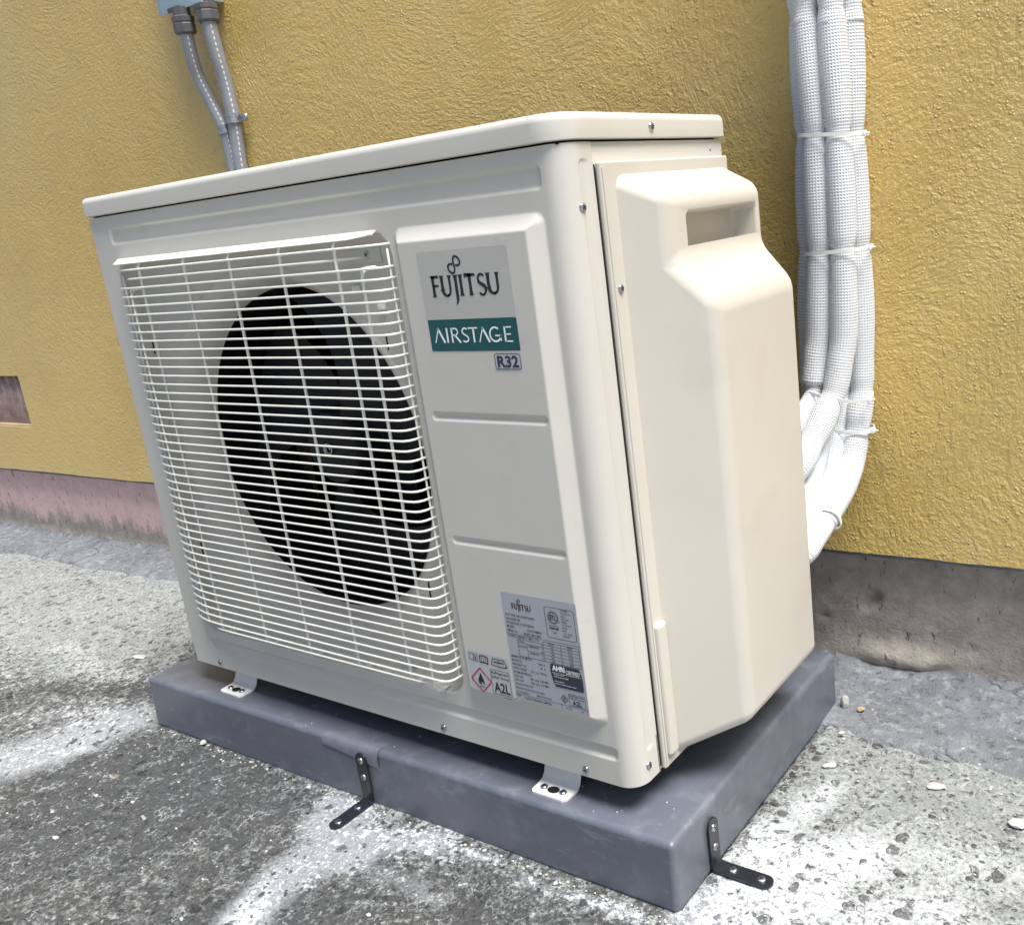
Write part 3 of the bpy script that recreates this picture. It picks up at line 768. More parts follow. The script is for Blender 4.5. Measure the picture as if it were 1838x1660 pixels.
o = obj('grille_top_strip', bm, M_ROD); o.parent = grille
# slots, clips and the screw plate on the recessed sheet
for (x0, x1, z0, z1) in ((.0555, .0580, .502, .521), (.0572, .0600, .205, .227), (.1160, .1460, .1085, .1115), (.4400, .4560, .1090, .1120), (.458, .4720, .1070, .1100), (.5172, .5195, .2080, .2290), (.5185, .5205, .504, .521)):
    bm = new(); box(bm, x0, x1, .0138, .0158, z0, z1, .0008, 1); put(obj('slot', bm, M_HOLE), unit)
bm = new(); box(bm, .470, .534, .0128, .0152, .5985, .6150, .001, 1); put(obj('clip_plate', bm, M_CREAM, smooth=30), unit)
screw(unit, (.514, .0128, .6075), (0, -1, 0), .0048, .0015, M_STEEL)
for x, z in ((.488, .574), (.524, .5545)):
    bm = new(); box(bm, x - .005, x + .005, .010, .015, z - .006, z + .002, .001, 1); box(bm, x - .004, x + .004, .009, .0102, z - .005, z - .0005, .0004, 1); put(obj('clip', bm, M_ROD), unit)

# feet
def foot(x0, y_front, sgn, parent):
    bm = new(); x1 = x0 + .052
    ys = [0, .004, .020, .0245, .0290, .0335, .0380, .110]; zs = [.0, .0, .0, .0012, .0060, .0180, .0235, .0235]
    cx = (x0 + x1) / 2; nx = 10; th = .0028
    rows_t, rows_b = [], []
    for i, (dy, z) in enumerate(zip(ys, zs)):
        half = .026 - (.0045 if i == 0 else .001 if i == 1 else 0) + (.006 if i > 5 else 0)
        rt = [bm.verts.new((cx + half * (2 * k / nx - 1), y_front + sgn * dy, z + th)) for k in range(nx + 1)]
        rb = [bm.verts.new((cx + half * (2 * k / nx - 1), y_front + sgn * dy, z + .0002)) for k in range(nx + 1)]
        rows_t.append(rt); rows_b.append(rb)
    for R in (rows_t, rows_b):
        for a, b in zip(R, R[1:]):
            for k in range(nx): bm.faces.new((a[k], a[k + 1], b[k + 1], b[k]))
    for i in range(len(ys) - 1):
        for k in (0, nx): bm.faces.new((rows_t[i][k], rows_t[i + 1][k], rows_b[i + 1][k], rows_b[i][k]))
    for i in (0, -1):
        for k in range(nx): bm.faces.new((rows_t[i][k], rows_t[i][k + 1], rows_b[i][k + 1], rows_b[i][k]))
    f = put(obj('foot', bm, M_BRACKET, smooth=50), parent)
    zt = th + .00025
    bm = new(); b2 = new(); lathe(b2, [(.0058, 0), (.0058, .0003), (0, .0003)], axis_m((cx, y_front + sgn * .012, zt), (0, 0, 1)), 20)
    for v in b2.verts: v.co.x = cx + (v.co.x - cx) * 1.35
    join(bm, b2); o = obj('slot', bm, M_HOLE); o.parent = f
    for dx in (-.0135, .0135):
        bmq = screw_bm((cx + dx, y_front + sgn * .0122, zt), (0, 0, 1), .0046, .0026); o = obj('screw', bmq, M_STEEL, smooth=60); o.parent = f
        o = obj('screw_recess', cross_bm((cx + dx, y_front + sgn * .0122, zt), (0, 0, 1), .0026, .0027, random.random()), M_HOLE); o.parent = f
    return f
for x0 in (.0585, .6535):
    foot(x0, -.0110, 1, unit); foot(x0, .3180, -1, unit)
for p in ((.0616, .0437), (.5184, .0445), (.7318, .0444)): screw(unit, (p[0], -.0002, p[1]), (0, -1, 0), .0042, .0026)
for y, z in ((.0205, .6311), (.0228, .0535)):
    a = math.acos(max(-1, min(1, 1 - y / FR))); nrm = (math.sin(a), -math.cos(a), 0)
    screw(unit, (W - FR + FR * math.sin(a) + nrm[0] * -.0006, y, z), nrm, .0045, .0026)
screw(unit, (W + .0033, .1449, .7005), (1, 0, 0), .0045, .0026)
screw(unit, (W + .0060, .0575, .5529), (1, 0, 0), .0045, .0026)
screw(unit, (W - .0012, .272, .677), (1, 0, 0), .0016, .0006)

# ------------------------------------------------------------------ labels on the raised panel (y = -.012)
def quad_bm(x0, x1, z0, z1, y, r=.0, bm=None):
    bm = bm or new(); pts = []
    if r:
        for cx, cz, s in ((x1 - r, z1 - r, 0), (x0 + r, z1 - r, .5), (x0 + r, z0 + r, 1), (x1 - r, z0 + r, 1.5)):
            for k in range(5): a = math.pi * (s + .5 * k / 4); pts.append((cx + r * math.cos(a), cz + r * math.sin(a)))
    else: pts = [(x0, z0), (x1, z0), (x1, z1), (x0, z1)]
    f = bm.faces.new([bm.verts.new((x, y, z)) for x, z in pts])
    if f.normal.y > 0: f.normal_flip()
    return bm
def sheet(name, mat, parent, x0, x1, z0, z1, y, r=0):
    bm = quad_bm(x0, x1, z0, z1, y, r); bm.normal_update()
    o = obj(name, bm, mat); o.parent = parent; return o
def stroke(bm, pts, wd, y, taper=None):
    """flat pen stroke, pts (x,z); wd width or per-point widths"""
    P = [Vector((p[0], p[1])) for p in pts]; n = len(P); L, Rr = [], []
    for i in range(n):
        a = P[max(i - 1, 0)]; b = P[min(i + 1, n - 1)]; tdir = (b - a).normalized(); nn = Vector((-tdir.y, tdir.x))
        ww = (wd[i] if hasattr(wd, '__len__') else wd) / 2
        if 0 < i < n - 1:
            d1 = (P[i] - P[i - 1]).normalized(); ww = ww / max(.5, abs(nn.dot(Vector((-d1.y, d1.x)))))
        L.append(bm.verts.new((P[i].x + nn.x * ww, y, P[i].y + nn.y * ww))); Rr.append(bm.verts.new((P[i].x - nn.x * ww, y, P[i].y - nn.y * ww)))
    for i in range(n - 1): bm.faces.new((L[i], L[i + 1], Rr[i + 1], Rr[i]))
def arcp(cx, cz, rx, rz, a0, a1, n=14): return [(cx + rx * math.cos(R_(a0 + (a1 - a0) * k / n)), cz + rz * math.sin(R_(a0 + (a1 - a0) * k / n))) for k in range(n + 1)]
def text(bm, s, x, z, h, y, width=None, bold=0, align='LEFT', lift=0):
    cu = bpy.data.curves.new('t', 'FONT'); cu.body = s; cu.size = 1; cu.offset = bold; cu.resolution_u = 3; cu.fill_mode = 'FRONT'
    ob = bpy.data.objects.new('t', cu); COL.objects.link(ob)
    bpy.context.view_layer.update()
    me = bpy.data.meshes.new_from_object(ob.evaluated_get(bpy.context.evaluated_depsgraph_get()))
    bpy.data.objects.remove(ob); bpy.data.curves.remove(cu)
    if not me.vertices: return
    n = len(me.vertices); co = np.zeros(n * 3); me.vertices.foreach_get('co', co); co = co.reshape(-1, 3)
    x0, x1 = co[:, 0].min(), co[:, 0].max()
    sz = h / .70; sx = sz if width is None else width / (x1 - x0)
    wtot = (x1 - x0) * sx; ox = x if align == 'LEFT' else x - wtot / 2 if align == 'CENTER' else x - wtot
    out = np.stack([ox + (co[:, 0] - x0) * sx, np.full(n, y), z + co[:, 1] * sz], -1)
    me.vertices.foreach_set('co', out.ravel()); bm.from_mesh(me); bpy.data.meshes.remove(me)

LY = -.0122                                        # sheet plane
def fujitsu(bm, X0, Z0, Hh, y, k=1.0, wscale=1.0):
    """wordmark: X0 left, Z0 baseline, Hh cap height"""
    def P(pts): return [(X0 + p[0] * Hh * wscale, Z0 + p[1] * Hh) for p in pts]
    def S(pts, wd): stroke(bm, P(pts), [w_ * Hh for w_ in wd] if hasattr(wd, '__len__') else wd * Hh, y)
    st = .155 * k; th = .095 * k
    def stem(x, a=0, b=1, flare=True):
        S([(x, b), (x, b - .06), (x, b - .16), (x, (a + b) / 2), (x, a + .16), (x, a + .06), (x, a)], [.27 * k, .19 * k, st, st * .92, st, .19 * k, .25 * k] if flare else st)
    stem(.13); S([(.02, .955), (.50, .955)], [th, .11 * k]); S([(.50, 1.0), (.46, .86)], [.02, .05]); S([(.13, .53), (.46, .53)], [th * .9, .10 * k])
    # U
    def U(x, w_):
        S([(x, 1), (x, .94), (x, .84), (x, .34)] + [(q[0], q[1]) for q in arcp(x + w_ / 2, .34, w_ / 2, .30, 180, 300, 9)], [.27 * k, .19 * k, st, st] + [st] * 4 + [st * .85, st * .75, st * .7, st * .65, st * .6, st * .6])
        S([(q[0], q[1]) for q in arcp(x + w_ / 2, .34, w_ / 2, .30, 270, 360, 7)] + [(x + w_, .84), (x + w_, .94), (x + w_, 1)], [st * .6] * 5 + [st * .7, st * .75, st * .8] + [st * .8, .17 * k, .25 * k])
    U(.72, .50); 
    # J rises to the loop sign and drops below the line
    S([(1.62, 1.0), (1.62, .93), (1.62, .8), (1.62, .0), (1.61, -.16), (1.56, -.30), (1.47, -.42)], [.28 * k, .2 * k, st, st, st * .9, st * .6, .02])
    stem(1.94); stem(2.52); S([(2.18, .88), (2.22, .955), (2.84, .955), (2.88, .88)], [.04, th, th, .04])
    # S
    S([(q[0], q[1]) for q in arcp(3.24, .735, .20, .22, 30, 235, 12)] + [(3.30, .46)] + [(q[0], q[1]) for q in arcp(3.23, .245, .22, .245, 40, -150, 12)],
      [.05 * k] + [th] * 3 + [th * 1.1] * 6 + [st * .85] * 3 + [st] + [st * .9] * 4 + [th] * 8 + [.05 * k])
    U(3.66, .55)
    # infinity loop, leaning up to the right
    c0 = (1.66, 1.47); a = .33
    for A, B in ((10, 350),):
        pts = []
        for q in range(60):
            tt = R_(-78 + 336 * q / 59) ; dn = 1 + math.sin(tt) ** 2
            u_, v_ = a * 1.25 * math.cos(tt) / dn * 1.05, a * 2.0 * math.sin(tt) * math.cos(tt) / dn
            ca, sa = math.cos(R_(42)), math.sin(R_(42)); pts.append((c0[0] + u_ * ca - v_ * sa, c0[1] + u_ * sa + v_ * ca))
        S(pts, .085 * k)
def airstage(bm, X0, Z0, Hh, y):
    k = Hh; t_ = .115
    def S(pts, wd=t_): stroke(bm, [(X0 + p[0] * k, Z0 + p[1] * k) for p in pts], wd * k, y)
    def A(x): S([(x, 0), (x + .42, 1)], .09); S([(x + .36, 1), (x + .88, 0)], .17)
    A(0); S([(1.16, 0), (1.16, 1)], .15)
    S([(1.60, 0), (1.60, 1)], .14); S([(1.60, .95), (1.86, .95)] + arcp(1.88, .73, .26, .225, 88, -90, 10) + [(1.62, .50)], .10); S([(1.86, .50), (2.32, 0)], .15)
    S(arcp(2.80, .74, .24, .215, 35, 240, 10) + [(2.86, .48)] + arcp(2.78, .25, .27, .20, 40, -145, 10), .11)
    S([(3.10, .95), (3.92, .95)], .10); S([(3.55, .95), (3.55, 0)], .15)
    A(4.00)
    S(arcp(5.42, .5, .46, .455, 50, 350, 20), .12); S([(5.40, .42), (5.88, .42)], .09); S([(5.86, .45), (5.86, .08)], .12)
    S([(6.25, 0), (6.25, 1)], .14); S([(6.25, .955), (6.82, .955)], .09); S([(6.25, .50), (6.74, .50)], .09); S([(6.25, .045), (6.86, .045)], .09)

badge = put(obj('brand_badge', quad_bm(.6130, .7308, .5388, .6058, LY), M_SILVER), unit)
bm = new(); fujitsu(bm, .6276, .5612, .0206, LY - .0003, 1.2, 1.0)
o = obj('lettering', bm, M_INK); o.parent = badge; o.matrix_parent_inverse = badge.matrix_parent_inverse
o.matrix_parent_inverse = Matrix.Identity(4)
band_ = put(obj('teal_badge', quad_bm(.6143, .7312, .5068, .5386, LY - .0001, .0012), M_TEAL), unit)
bm = new(); airstage(bm, .6214, .5154, .01495, LY - .0004); o = obj('lettering', bm, M_WINK); o.parent = band_
rb = put(obj('refrigerant_badge', quad_bm(.6970, .7299, .4883, .5041, LY - .0001, .002), M_PLATE2), unit)
bm = new(); text(bm, 'R32', .7000, .4908, .0108, LY - .0004, width=.0270, bold=.035)
def outline(bm, x0, x1, z0, z1, wd, y, r=.0):
    pts = []
    if r:
        for cx, cz, s in ((x1 - r, z1 - r, 0), (x0 + r, z1 - r, .5), (x0 + r, z0 + r, 1), (x1 - r, z0 + r, 1.5)):
            for k in range(5): a = math.pi * (s + .5 * k / 4); pts.append((cx + r * math.cos(a), cz + r * math.sin(a)))
        pts.append(pts[0]); stroke(bm, pts, wd, y)
    else:
        for a, b in (((x0, z0), (x1, z0)), ((x0, z1), (x1, z1)), ((x0, z0), (x0, z1)), ((x1, z0), (x1, z1))): stroke(bm, [a, b], wd, y)
outline(bm, .6974, .7295, .4887, .5037, .0007, LY - .0004, .0022); o = obj('lettering', bm, M_NAVY); o.parent = rb

# warning sticker (x .5918-.6530, z .1180-.1670)
ws_ = put(obj('warning_sticker', quad_bm(.5918, .6528, .1195, .1672, LY), M_PLATE2), unit)
yk = LY - .0004
bm = new()
# three manuals
outline(bm, .5950, .6010, .1570, .1648, .0006, yk); outline(bm, .6012, .6070, .1562, .1642, .0006, yk); text(bm, 'i', .6030, .1578, .0052, yk, bold=.03, width=.0018)
stroke(bm, [(.6105, .1560), (.6105, .1640), (.6165, .1648), (.6222, .1634), (.6222, .1552)], .0012, yk); stroke(bm, [(.6105, .1560), (.6165, .1566), (.6222, .1552)], .0016, yk); stroke(bm, [(.6163, .1566), (.6163, .1646)], .0005, yk); stroke(bm, [(.6130, .1580), (.6130, .1636)], .0006, yk); stroke(bm, [(.6192, .1580), (.6192, .1636)], .0006, yk)
stroke(bm, [(.6275, .1565), (.6300, .1642), (.6385, .1636), (.6465, .1644), (.6500, .1560), (.6380, .1548), (.6275, .1565)], .0009, yk); stroke(bm, [(.6310, .1600), (.6460, .1604)], .0014, yk); stroke(bm, [(.6385, .1636), (.6380, .1550)], .0005, yk)
# flame
fl = [(.6078, .1268), (.6040, .1290), (.6032, .1330), (.6052, .1362), (.6050, .1345), (.6060, .1385), (.6075, .1420), (.6072, .1390), (.6088, .1360), (.6094, .1382), (.6108, .1352), (.6120, .1322), (.6124, .1290), (.6104, .1268), (.6108, .1290), (.6098, .1312), (.6088, .1296), (.6078, .1316), (.6066, .1296)]
f = bm.faces.new([bm.verts.new((x, yk, z)) for x, z in fl]); bmesh.ops.triangulate(bm, faces=[f])
stroke(bm, [(.6044, .1250), (.6118, .1250)], .0009, yk)
outline(bm, .6240, .6512, .1205, .1500, .0005, yk); text(bm, 'Refrigerant', .6250, .1452, .0030, yk, width=.0250, bold=.012); text(bm, 'Safety Group', .6250, .1400, .0030, yk, width=.0250, bold=.012)
text(bm, 'A2L', .6262, .1230, .0120, yk, width=.0232, bold=.02); text(bm, '9332409087', .6380, .1200 - .0032, .0016, yk, width=.013)
o = obj('lettering', bm, M_INK); o.parent = ws_
bm = new(); c = (.6080, .1332); d_ = .0148; stroke(bm, [(c[0], c[1] + d_), (c[0] - d_, c[1])], .0016, yk); stroke(bm, [(c[0] - d_, c[1]), (c[0], c[1] - d_)], .0016, yk); stroke(bm, [(c[0], c[1] - d_), (c[0] + d_, c[1])], .0016, yk); stroke(bm, [(c[0] + d_, c[1]), (c[0], c[1] + d_)], .0016, yk)
o = obj('hazard_diamond', bm, M_RED); o.parent = ws_

# rating plate (x .6570-.7568, z .1232-.2482)
rp = put(obj('rating_plate', quad_bm(.6568, .7566, .1214, .2480, LY), M_PLATE), unit)
bm = new(); X0, X1, Z1 = .6568, .7566, .2480
fujitsu(bm, .6702, .2302, .0066, yk, 1.15, .92)
ty = [('SPLIT TYPE AIR CONDITIONER', .0400, .2212), ('OUTDOOR USE', .0200, .2166), ("UTILISATION A L'EXTERIEUR", .0380, .2120), ('MODEL', .0100, .2074), ('SERIAL No.', .0145, .2026)]
for s, wd, z in ty: text(bm, s, X0 + .0028, z, .0026, yk, width=wd, bold=.008)
text(bm, 'AOUH15KMAH2', .6872, .2064, .0026, yk, width=.0200, bold=.008); text(bm, 'PNN 001309', .6820, .2018, .0026, yk, width=.0235, bold=.008)
stroke(bm, [(X0, .2005), (X1, .2005)], .0004, yk)
text(bm, 'SOURCE 208/230 V  60Hz  1 Ph', X0 + .0028, .1968, .0026, yk, width=.042, bold=.008)
outline(bm, .7150, .7530, .2050, .2398, .0005, yk, .0024)
def ringp(cx, cz, r, wd): stroke(bm, arcp(cx, cz, r, r, 0, 360, 28), wd, yk)
ringp(.7252, .2285, .0066, .0008); ringp(.7252, .2285, .0054, .0003); text(bm, 'ETL', .7252, .2258, .0054, yk, width=.0080, bold=.03, align='CENTER')
text(bm, 'c', .7168, .2246, .0016, yk); text(bm, 'us', .7322, .2240, .0016, yk, bold=.02); stroke(bm, [(.7190, .2192), (.7312, .2192)], .0005, yk)
text(bm, 'Intertek', .7252, .2150, .0034, yk, width=.0125, bold=.02, align='CENTER'); text(bm, '4004867', .7252, .2104, .0018, yk, width=.006, align='CENTER')
for i, (s, wd) in enumerate((('CONFORMS', .009), ('TO UL STD', .0125), ('60335-1', .0055), ('60335-2-40', .0095), ('CERTIFIED', .0065), ('TO CSA STD', .0125), ('C22.2', .0065), ('No.60335', .0050), ('-1 & -2-40', .0120), ('E60335', .0085))):
    text(bm, s, .7360, .2372 - .0032 * i, .0019, yk, width=wd, bold=.005)
# table
tx = [.6718, .6842, .7065, .7300, .7530]; tz = [.1950, .1908, .1868, .1828, .1788, .1748, .1708]
hx0, hx1 = .6718, .7540
stroke(bm, [(tx[0], .1952), (.7065, .1952)], .0004, yk); stroke(bm, [(.7065, .1992 - .0012), (hx1, .1992 - .0012)], .0004, yk)
stroke(bm, [(tx[0], .1910), (hx1, .1910)], .0004, yk)
for z in (.1945, .1870, .1830, .1790): stroke(bm, [(.7065, z), (hx1, z)], .0004, yk)
stroke(bm, [(tx[1], .1832), (.7065, .1832)], .0004, yk); stroke(bm, [(tx[0], .1752), (hx1, .1752)], .0005, yk)
stroke(bm, [(tx[0], .1952), (tx[0], .1752)], .0005, yk); stroke(bm, [(tx[1], .1910), (tx[1], .1752)], .0004, yk)
stroke(bm, [(.7065, .1980), (.7065, .1752)], .0004, yk); stroke(bm, [(.7300, .1980), (.7300, .1752)], .0004, yk); stroke(bm, [(hx1, .1980), (hx1, .1752)], .0005, yk)
text(bm, 'TOTAL', .6730, .1922, .0020, yk, width=.008, bold=.008); text(bm, 'A', .7035, .1918, .0020, yk)
text(bm, 'OUTDOOR', .6728, .1860, .0022, yk, width=.0105, bold=.008)
text(bm, 'COMPRESSOR', .6860, .1880, .0022, yk, width=.0145, bold=.008); text(bm, 'A', .7030, .1878, .0020, yk); text(bm, 'kW', .7025, .1842, .0020, yk); text(bm, 'FAN MOTOR', .6866, .1800, .0022, yk, width=.0130, bold=.008); text(bm, 'A', .7030, .1798, .0020, yk); text(bm, 'W', .7028, .1762, .0020, yk)
for j, xx in enumerate((.7180, .7420)):
    for i, s in enumerate((('COOL', '9.8', '9.0', '1.96', '0.4', '0.05'), ('HEAT', '11.2', '10.6', '2.33', '0.4', '0.05'))[j]):
        text(bm, s, xx, .1955 - .0039 * i if i else .1957, .0022, yk, align='CENTER', bold=.008)
rows = [('MINIMUM CIRCUIT AMPACITY', .0285), ('MAX.FUSE SIZE', .0135), ('REFRIGERANT  R32', .0190), ('FACTORY CHARGED', .0190), ('MAXIMUM PRESSURE', .0250), ('HIGH SIDE', .0125), ('LOW  SIDE', .0125), ('APPLICABLE INDOOR UNIT', .0255), ('Reference product documentation', .0400), ('for compatibility', .0180), ('IP24', .0050)]
for i, (s, wd) in enumerate(rows): text(bm, s, .6594, .1722 - .00475 * i, .0024, yk, width=wd, bold=.006)
for s, x, i, wd in (('14.8  A', .6960, 0.7, .0095), ('20  A', .6985, 1.7, .0070), ('2 lb. 1 oz. / 0.94 kg', .6840, 3.0, .0220), ('600  psig  4.20 MPa', .6820, 5.0, .0250), ('400  psig  2.76 MPa', .6820, 6.0, .0250)): text(bm, s, x, .1722 - .00475 * i, .0024, yk, width=wd, bold=.006)
text(bm, 'MADE IN THAILAND', .6880, .1256 + .0040, .0022, yk, width=.0200, bold=.006)
stroke(bm, [(X0, .1276), (X1, .1276)], .0004, yk); text(bm, 'FUJITSU GENERAL LIMITED', .6700, .1232, .0026, yk, width=.0370, bold=.008)
stroke(bm, [(.7205, .1276), (.7205, .1216)], .0003, yk); text(bm, '9377326', .7262, .1236, .0018, yk, width=.009); text(bm, '001', .7465, .1236, .0018, yk, width=.004); stroke(bm, [(.7548, .1276), (.7548, .1225)], .0002, yk)
# small diamond and group box
c = (.7258, .1350); d_ = .0046
stroke(bm, [(c[0], c[1] + d_), (c[0] - d_, c[1]), (c[0], c[1] - d_), (c[0] + d_, c[1]), (c[0], c[1] + d_)], .0007, yk)
stroke(bm, [(c[0] - .001, c[1] - .0018), (c[0] - .0012, c[1]), (c[0], c[1] + .002), (c[0] + .0012, c[1]), (c[0] + .0005, c[1] - .0018)], .0009, yk)
outline(bm, .7322, .7535, .1292, .1424, .0004, yk); text(bm, 'Refrigerant', .7328, .1398, .0019, yk, width=.0195, bold=.008); text(bm, 'Safety Group', .7328, .1370, .0019, yk, width=.0195, bold=.008); text(bm, 'A2L', .7362, .1302, .0052, yk, width=.0125, bold=.02)
o = obj('lettering', bm, M_INK); o.parent = rp
bm = new()
for k, (x0, x1) in enumerate(((.7135, .7560),)):
    pts = [(.7120, .1650), (.7122, .1700), (.7135, .1742), (.7500, .1742), (.7524, .1700), (.7536, .1620), (.7538, .1520), (.7530, .1478), (.7168, .1478), (.7135, .1560)]
    f = bm.faces.new([bm.verts.new((x, yk, z)) for x, z in pts[::-1]])
bm.normal_update()
cert = obj('certified_mark', bm, M_NAVY); cert.parent = rp
bm = new(); y2 = yk - .0003
text(bm, 'AHRI', .7150, .1672, .0056, y2, width=.0165, bold=.045); text(bm, 'CERTIFIED', .7328, .1660, .0042, y2, width=.0178, bold=.012); text(bm, '®', .7508, .1690, .0016, y2)
stroke(bm, [(.7140, .1645), (.7525, .1645)], .00035, y2); text(bm, 'www.ahridirectory.org', .7330, .1648, .0008, y2, width=.016)
for s, z, wd in (('Unitary Small HP', .1620, .0140), ('AHRI Standard 210/240', .1592, .0190), ('Certification applies only', .1540, .0130), ('when the complete system is listed', .1512, .0280)): text(bm, s, .7160, z, .0017, y2, width=wd)
o = obj('certified_lettering', bm, M_WINK); o.parent = rp

# ------------------------------------------------------------------ L brackets
def bracket(name, label, origin, ax, up, out, len_up, len_out, dy=0, screws_up=(.018, .045), screws_out=(.022, .048), bend=0):
    """ax = unit width direction, out = outward horizontal direction"""
    t = thing(name, label, 'bracket', origin, 'black corner brackets fixing the pad')
    a = Vector(ax); o_ = Vector(out); u = Vector((0, 0, 1)); O = Vector((0, 0, 0)); hw = .0098; th = .0022
    bm = new()
    prof = []                                        # (outward, up) centre line
    prof += [(.0014 + .0, len_up - .0), (.0014, .012), (.0016, .0055), (.0034, .0024), (.0075, .0016), (len_out, .0016 + bend)]
    # build plate with rounded ends
    rows = []
    s = [0]
    for p, q in zip(prof, prof[1:]): s.append(s[-1] + math.hypot(q[0] - p[0], q[1] - p[1]))
    L = s[-1]; ss = sorted(set([hw * (1 - math.cos(R_(k))) for k in range(0, 91, 15)] + [L - hw * (1 - math.cos(R_(k))) for k in range(0, 91, 15)] + s[1:-1] + list(np.linspace(hw, L - hw, 10))))
    for q in ss:
        i = max(j for j in range(len(s)) if s[j] <= q + 1e-9); i = min(i, len(prof) - 2); f_ = (q - s[i]) / (s[i + 1] - s[i])
        p = Vector((prof[i][0] + (prof[i + 1][0] - prof[i][0]) * f_, prof[i][1] + (prof[i + 1][1] - prof[i][1]) * f_))
        tdir = (Vector(prof[i + 1]) - Vector(prof[i])).normalized(); nn = Vector((tdir.y, -tdir.x)) * -1
        e = min(q, L - q); h_ = hw if e >= hw else math.sqrt(max(1e-8, hw * hw - (hw - e) ** 2))
        rows.append((p, nn, h_))
    V = []
    for p, nn, h_ in rows:
        r = []
        for sgn, off in ((-1, -th / 2), (1, -th / 2), (1, th / 2), (-1, th / 2)):
            pp = p + nn * off; r.append(bm.verts.new(a * (h_ * sgn) + o_ * pp.x + u * (pp.y + th * .3)))
        V.append(r)
    for r1, r2 in zip(V, V[1:]):
        for k in range(4): bm.faces.new((r1[k], r1[(k + 1) % 4], r2[(k + 1) % 4], r2[k]))
    bm.faces.new(V[0][::-1]); bm.faces.new(V[-1])
    obj('plate', bm, M_BLACK, t, smooth=45)
    for q in screws_up:
        b = screw_bm(a * 0 + o_ * (.0014 + th * .5) + u * (len_up - q), out, .0046, .0024)
        sc = obj('screw', b, M_STEEL, t, smooth=60); cb = cross_bm(o_ * (.0014 + th * .5) + u * (len_up - q), out, .0022, .0025, .4); c_ = obj('screw_recess', cb, M_HOLE, sc)
    for j, q in enumerate(screws_out):
        zz = .0016 + th + bend * q / len_out
        b = screw_bm(o_ * q + u * zz, (0, 0, 1), .0048, .0018); sc = obj('screw', b, M_STEEL, t, smooth=60)
        c_ = obj('screw_recess', cross_bm(o_ * q + u * zz, (0, 0, 1), .0022, .0019, .9), M_HOLE, sc)
    return t
b1 = bracket('corner_bracket', 'small black steel corner bracket screwed to the long front side of the slab', (.3870, -.0285, GZ + .001), (1, 0, 0), None, (0, -1, 0), .0710, .0640, screws_up=(.010, .034), screws_out=(.020, .052))
b2 = bracket('corner_bracket', 'black steel corner bracket at the right corner of the slab, resting in white powder', (.8505, .0545, GZ + .001), (0, 1, 0), None, (1, 0, 0), .0620, .0690, screws_up=(.011, .035), screws_out=(.022, .056))

# ------------------------------------------------------------------ refrigerant lines
def pinch(path_pts, zs, base, squeeze=.16):
    def r(i, L):
        z = path_pts[min(i, len(path_pts) - 1)].z; k = 0
        for q in zs: k = max(k, math.exp(-((z - q) / .011) ** 2))
        b = 1 + .05 * math.cos((z - zs[0]) / .145 * 2 * math.pi + math.pi)
        return base * (b - squeeze * k)
    return r
TIES = [.6850, .5432, .3570, .3048, .2167, .83, .98]
def pipe(name, label, pts, r, mat, up=None, cat='pipe', n=22, step=.004, start=(1, 0, 0), squeeze=.14, ribs=0, group='insulated refrigerant pipes on the wall'):
    if up: pts = [(pts[0][0] + up[0], pts[0][1] + up[1], up[2])] + pts
    P = catmull(pts, step); base = pinch(P, TIES, r, squeeze)
    rf = base if not ribs else (lambda i, L: base(i, L) * (1 + .055 * math.cos(L * 2 * math.pi / ribs)))
    bm = new(); tube(bm, P, rf, n, True, True, start)
    return tag(obj(name, bm, mat), label, cat, group)
L_ = [(0.8203,0.5060,0.9421),(0.8166,0.5059,0.8494),(0.8164,0.5059,0.6912),(0.8113,0.5057,0.5438),(0.8066,0.5055,0.4399),(0.8075,0.4955,0.3727),(0.8163,0.4759,0.3307),(0.8286,0.4464,0.2923),(0.8329,0.4165,0.2627),(0.8350,0.3766,0.2372),(.80,.32,.21)]
F1 = [(0.8348,0.4746,0.9337),(0.8353,0.4746,0.8426),(0.8397,0.4748,0.6883),(0.8373,0.4747,0.5452),(0.8308,0.4744,0.4446),(0.8264,0.4703,0.4083),(0.8229,0.4661,0.3730)]
F1b = [(0.8245,0.4662,0.3866),(0.8231,0.4601,0.3614),(0.8160,0.4359,0.3366),(0.8083,0.4056,0.3176),(.79,.33,.28)]
F2 = [(0.8673,0.4739,0.9259),(0.8671,0.4739,0.8363),(0.8689,0.4739,0.6846),(0.8674,0.4739,0.5433),(0.8639,0.4737,0.4440),(0.8595,0.4676,0.4013),(0.8531,0.4593,0.3636),(0.8455,0.4420,0.3383),(0.8380,0.4167,0.3099),(0.8303,0.3764,0.2819),(.80,.32,.25)]
B1 = [(0.8543,0.5074,0.9343),(0.8542,0.5074,0.8422),(0.8545,0.5074,0.6863),(0.8530,0.5073,0.5409),(0.8493,0.5072,0.4388),(0.8440,0.5020,0.3563),(0.8420,0.4969,0.3264),(0.8406,0.4868,0.3008),(0.8406,0.4668,0.2733),(0.8414,0.4469,0.2580),(0.8449,0.4170,0.2442),(0.8471,0.3871,0.2310),(0.8425,0.3469,0.2141),(.81,.31,.18)]
B2 = [(0.8780,0.5083,0.9289),(0.8784,0.5083,0.8375),(0.8746,0.5082,0.6837),(0.8759,0.5082,0.5393),(0.8751,0.5082,0.4381),(0.8735,0.5061,0.3711),(0.8727,0.5031,0.3450),(0.8706,0.4980,0.3270),(0.8694,0.4920,0.3037),(0.8676,0.4779,0.2701),(0.8678,0.4629,0.2550),(0.8677,0.4429,0.2417),(0.8658,0.4078,0.2235),(0.8641,0.3778,0.2107)]
B2b = [(0.8658,0.3878,0.2173),(0.8638,0.3727,0.2087),(0.8616,0.3477,0.2008),(0.8558,0.3174,0.1890),(.82,.30,.175)]
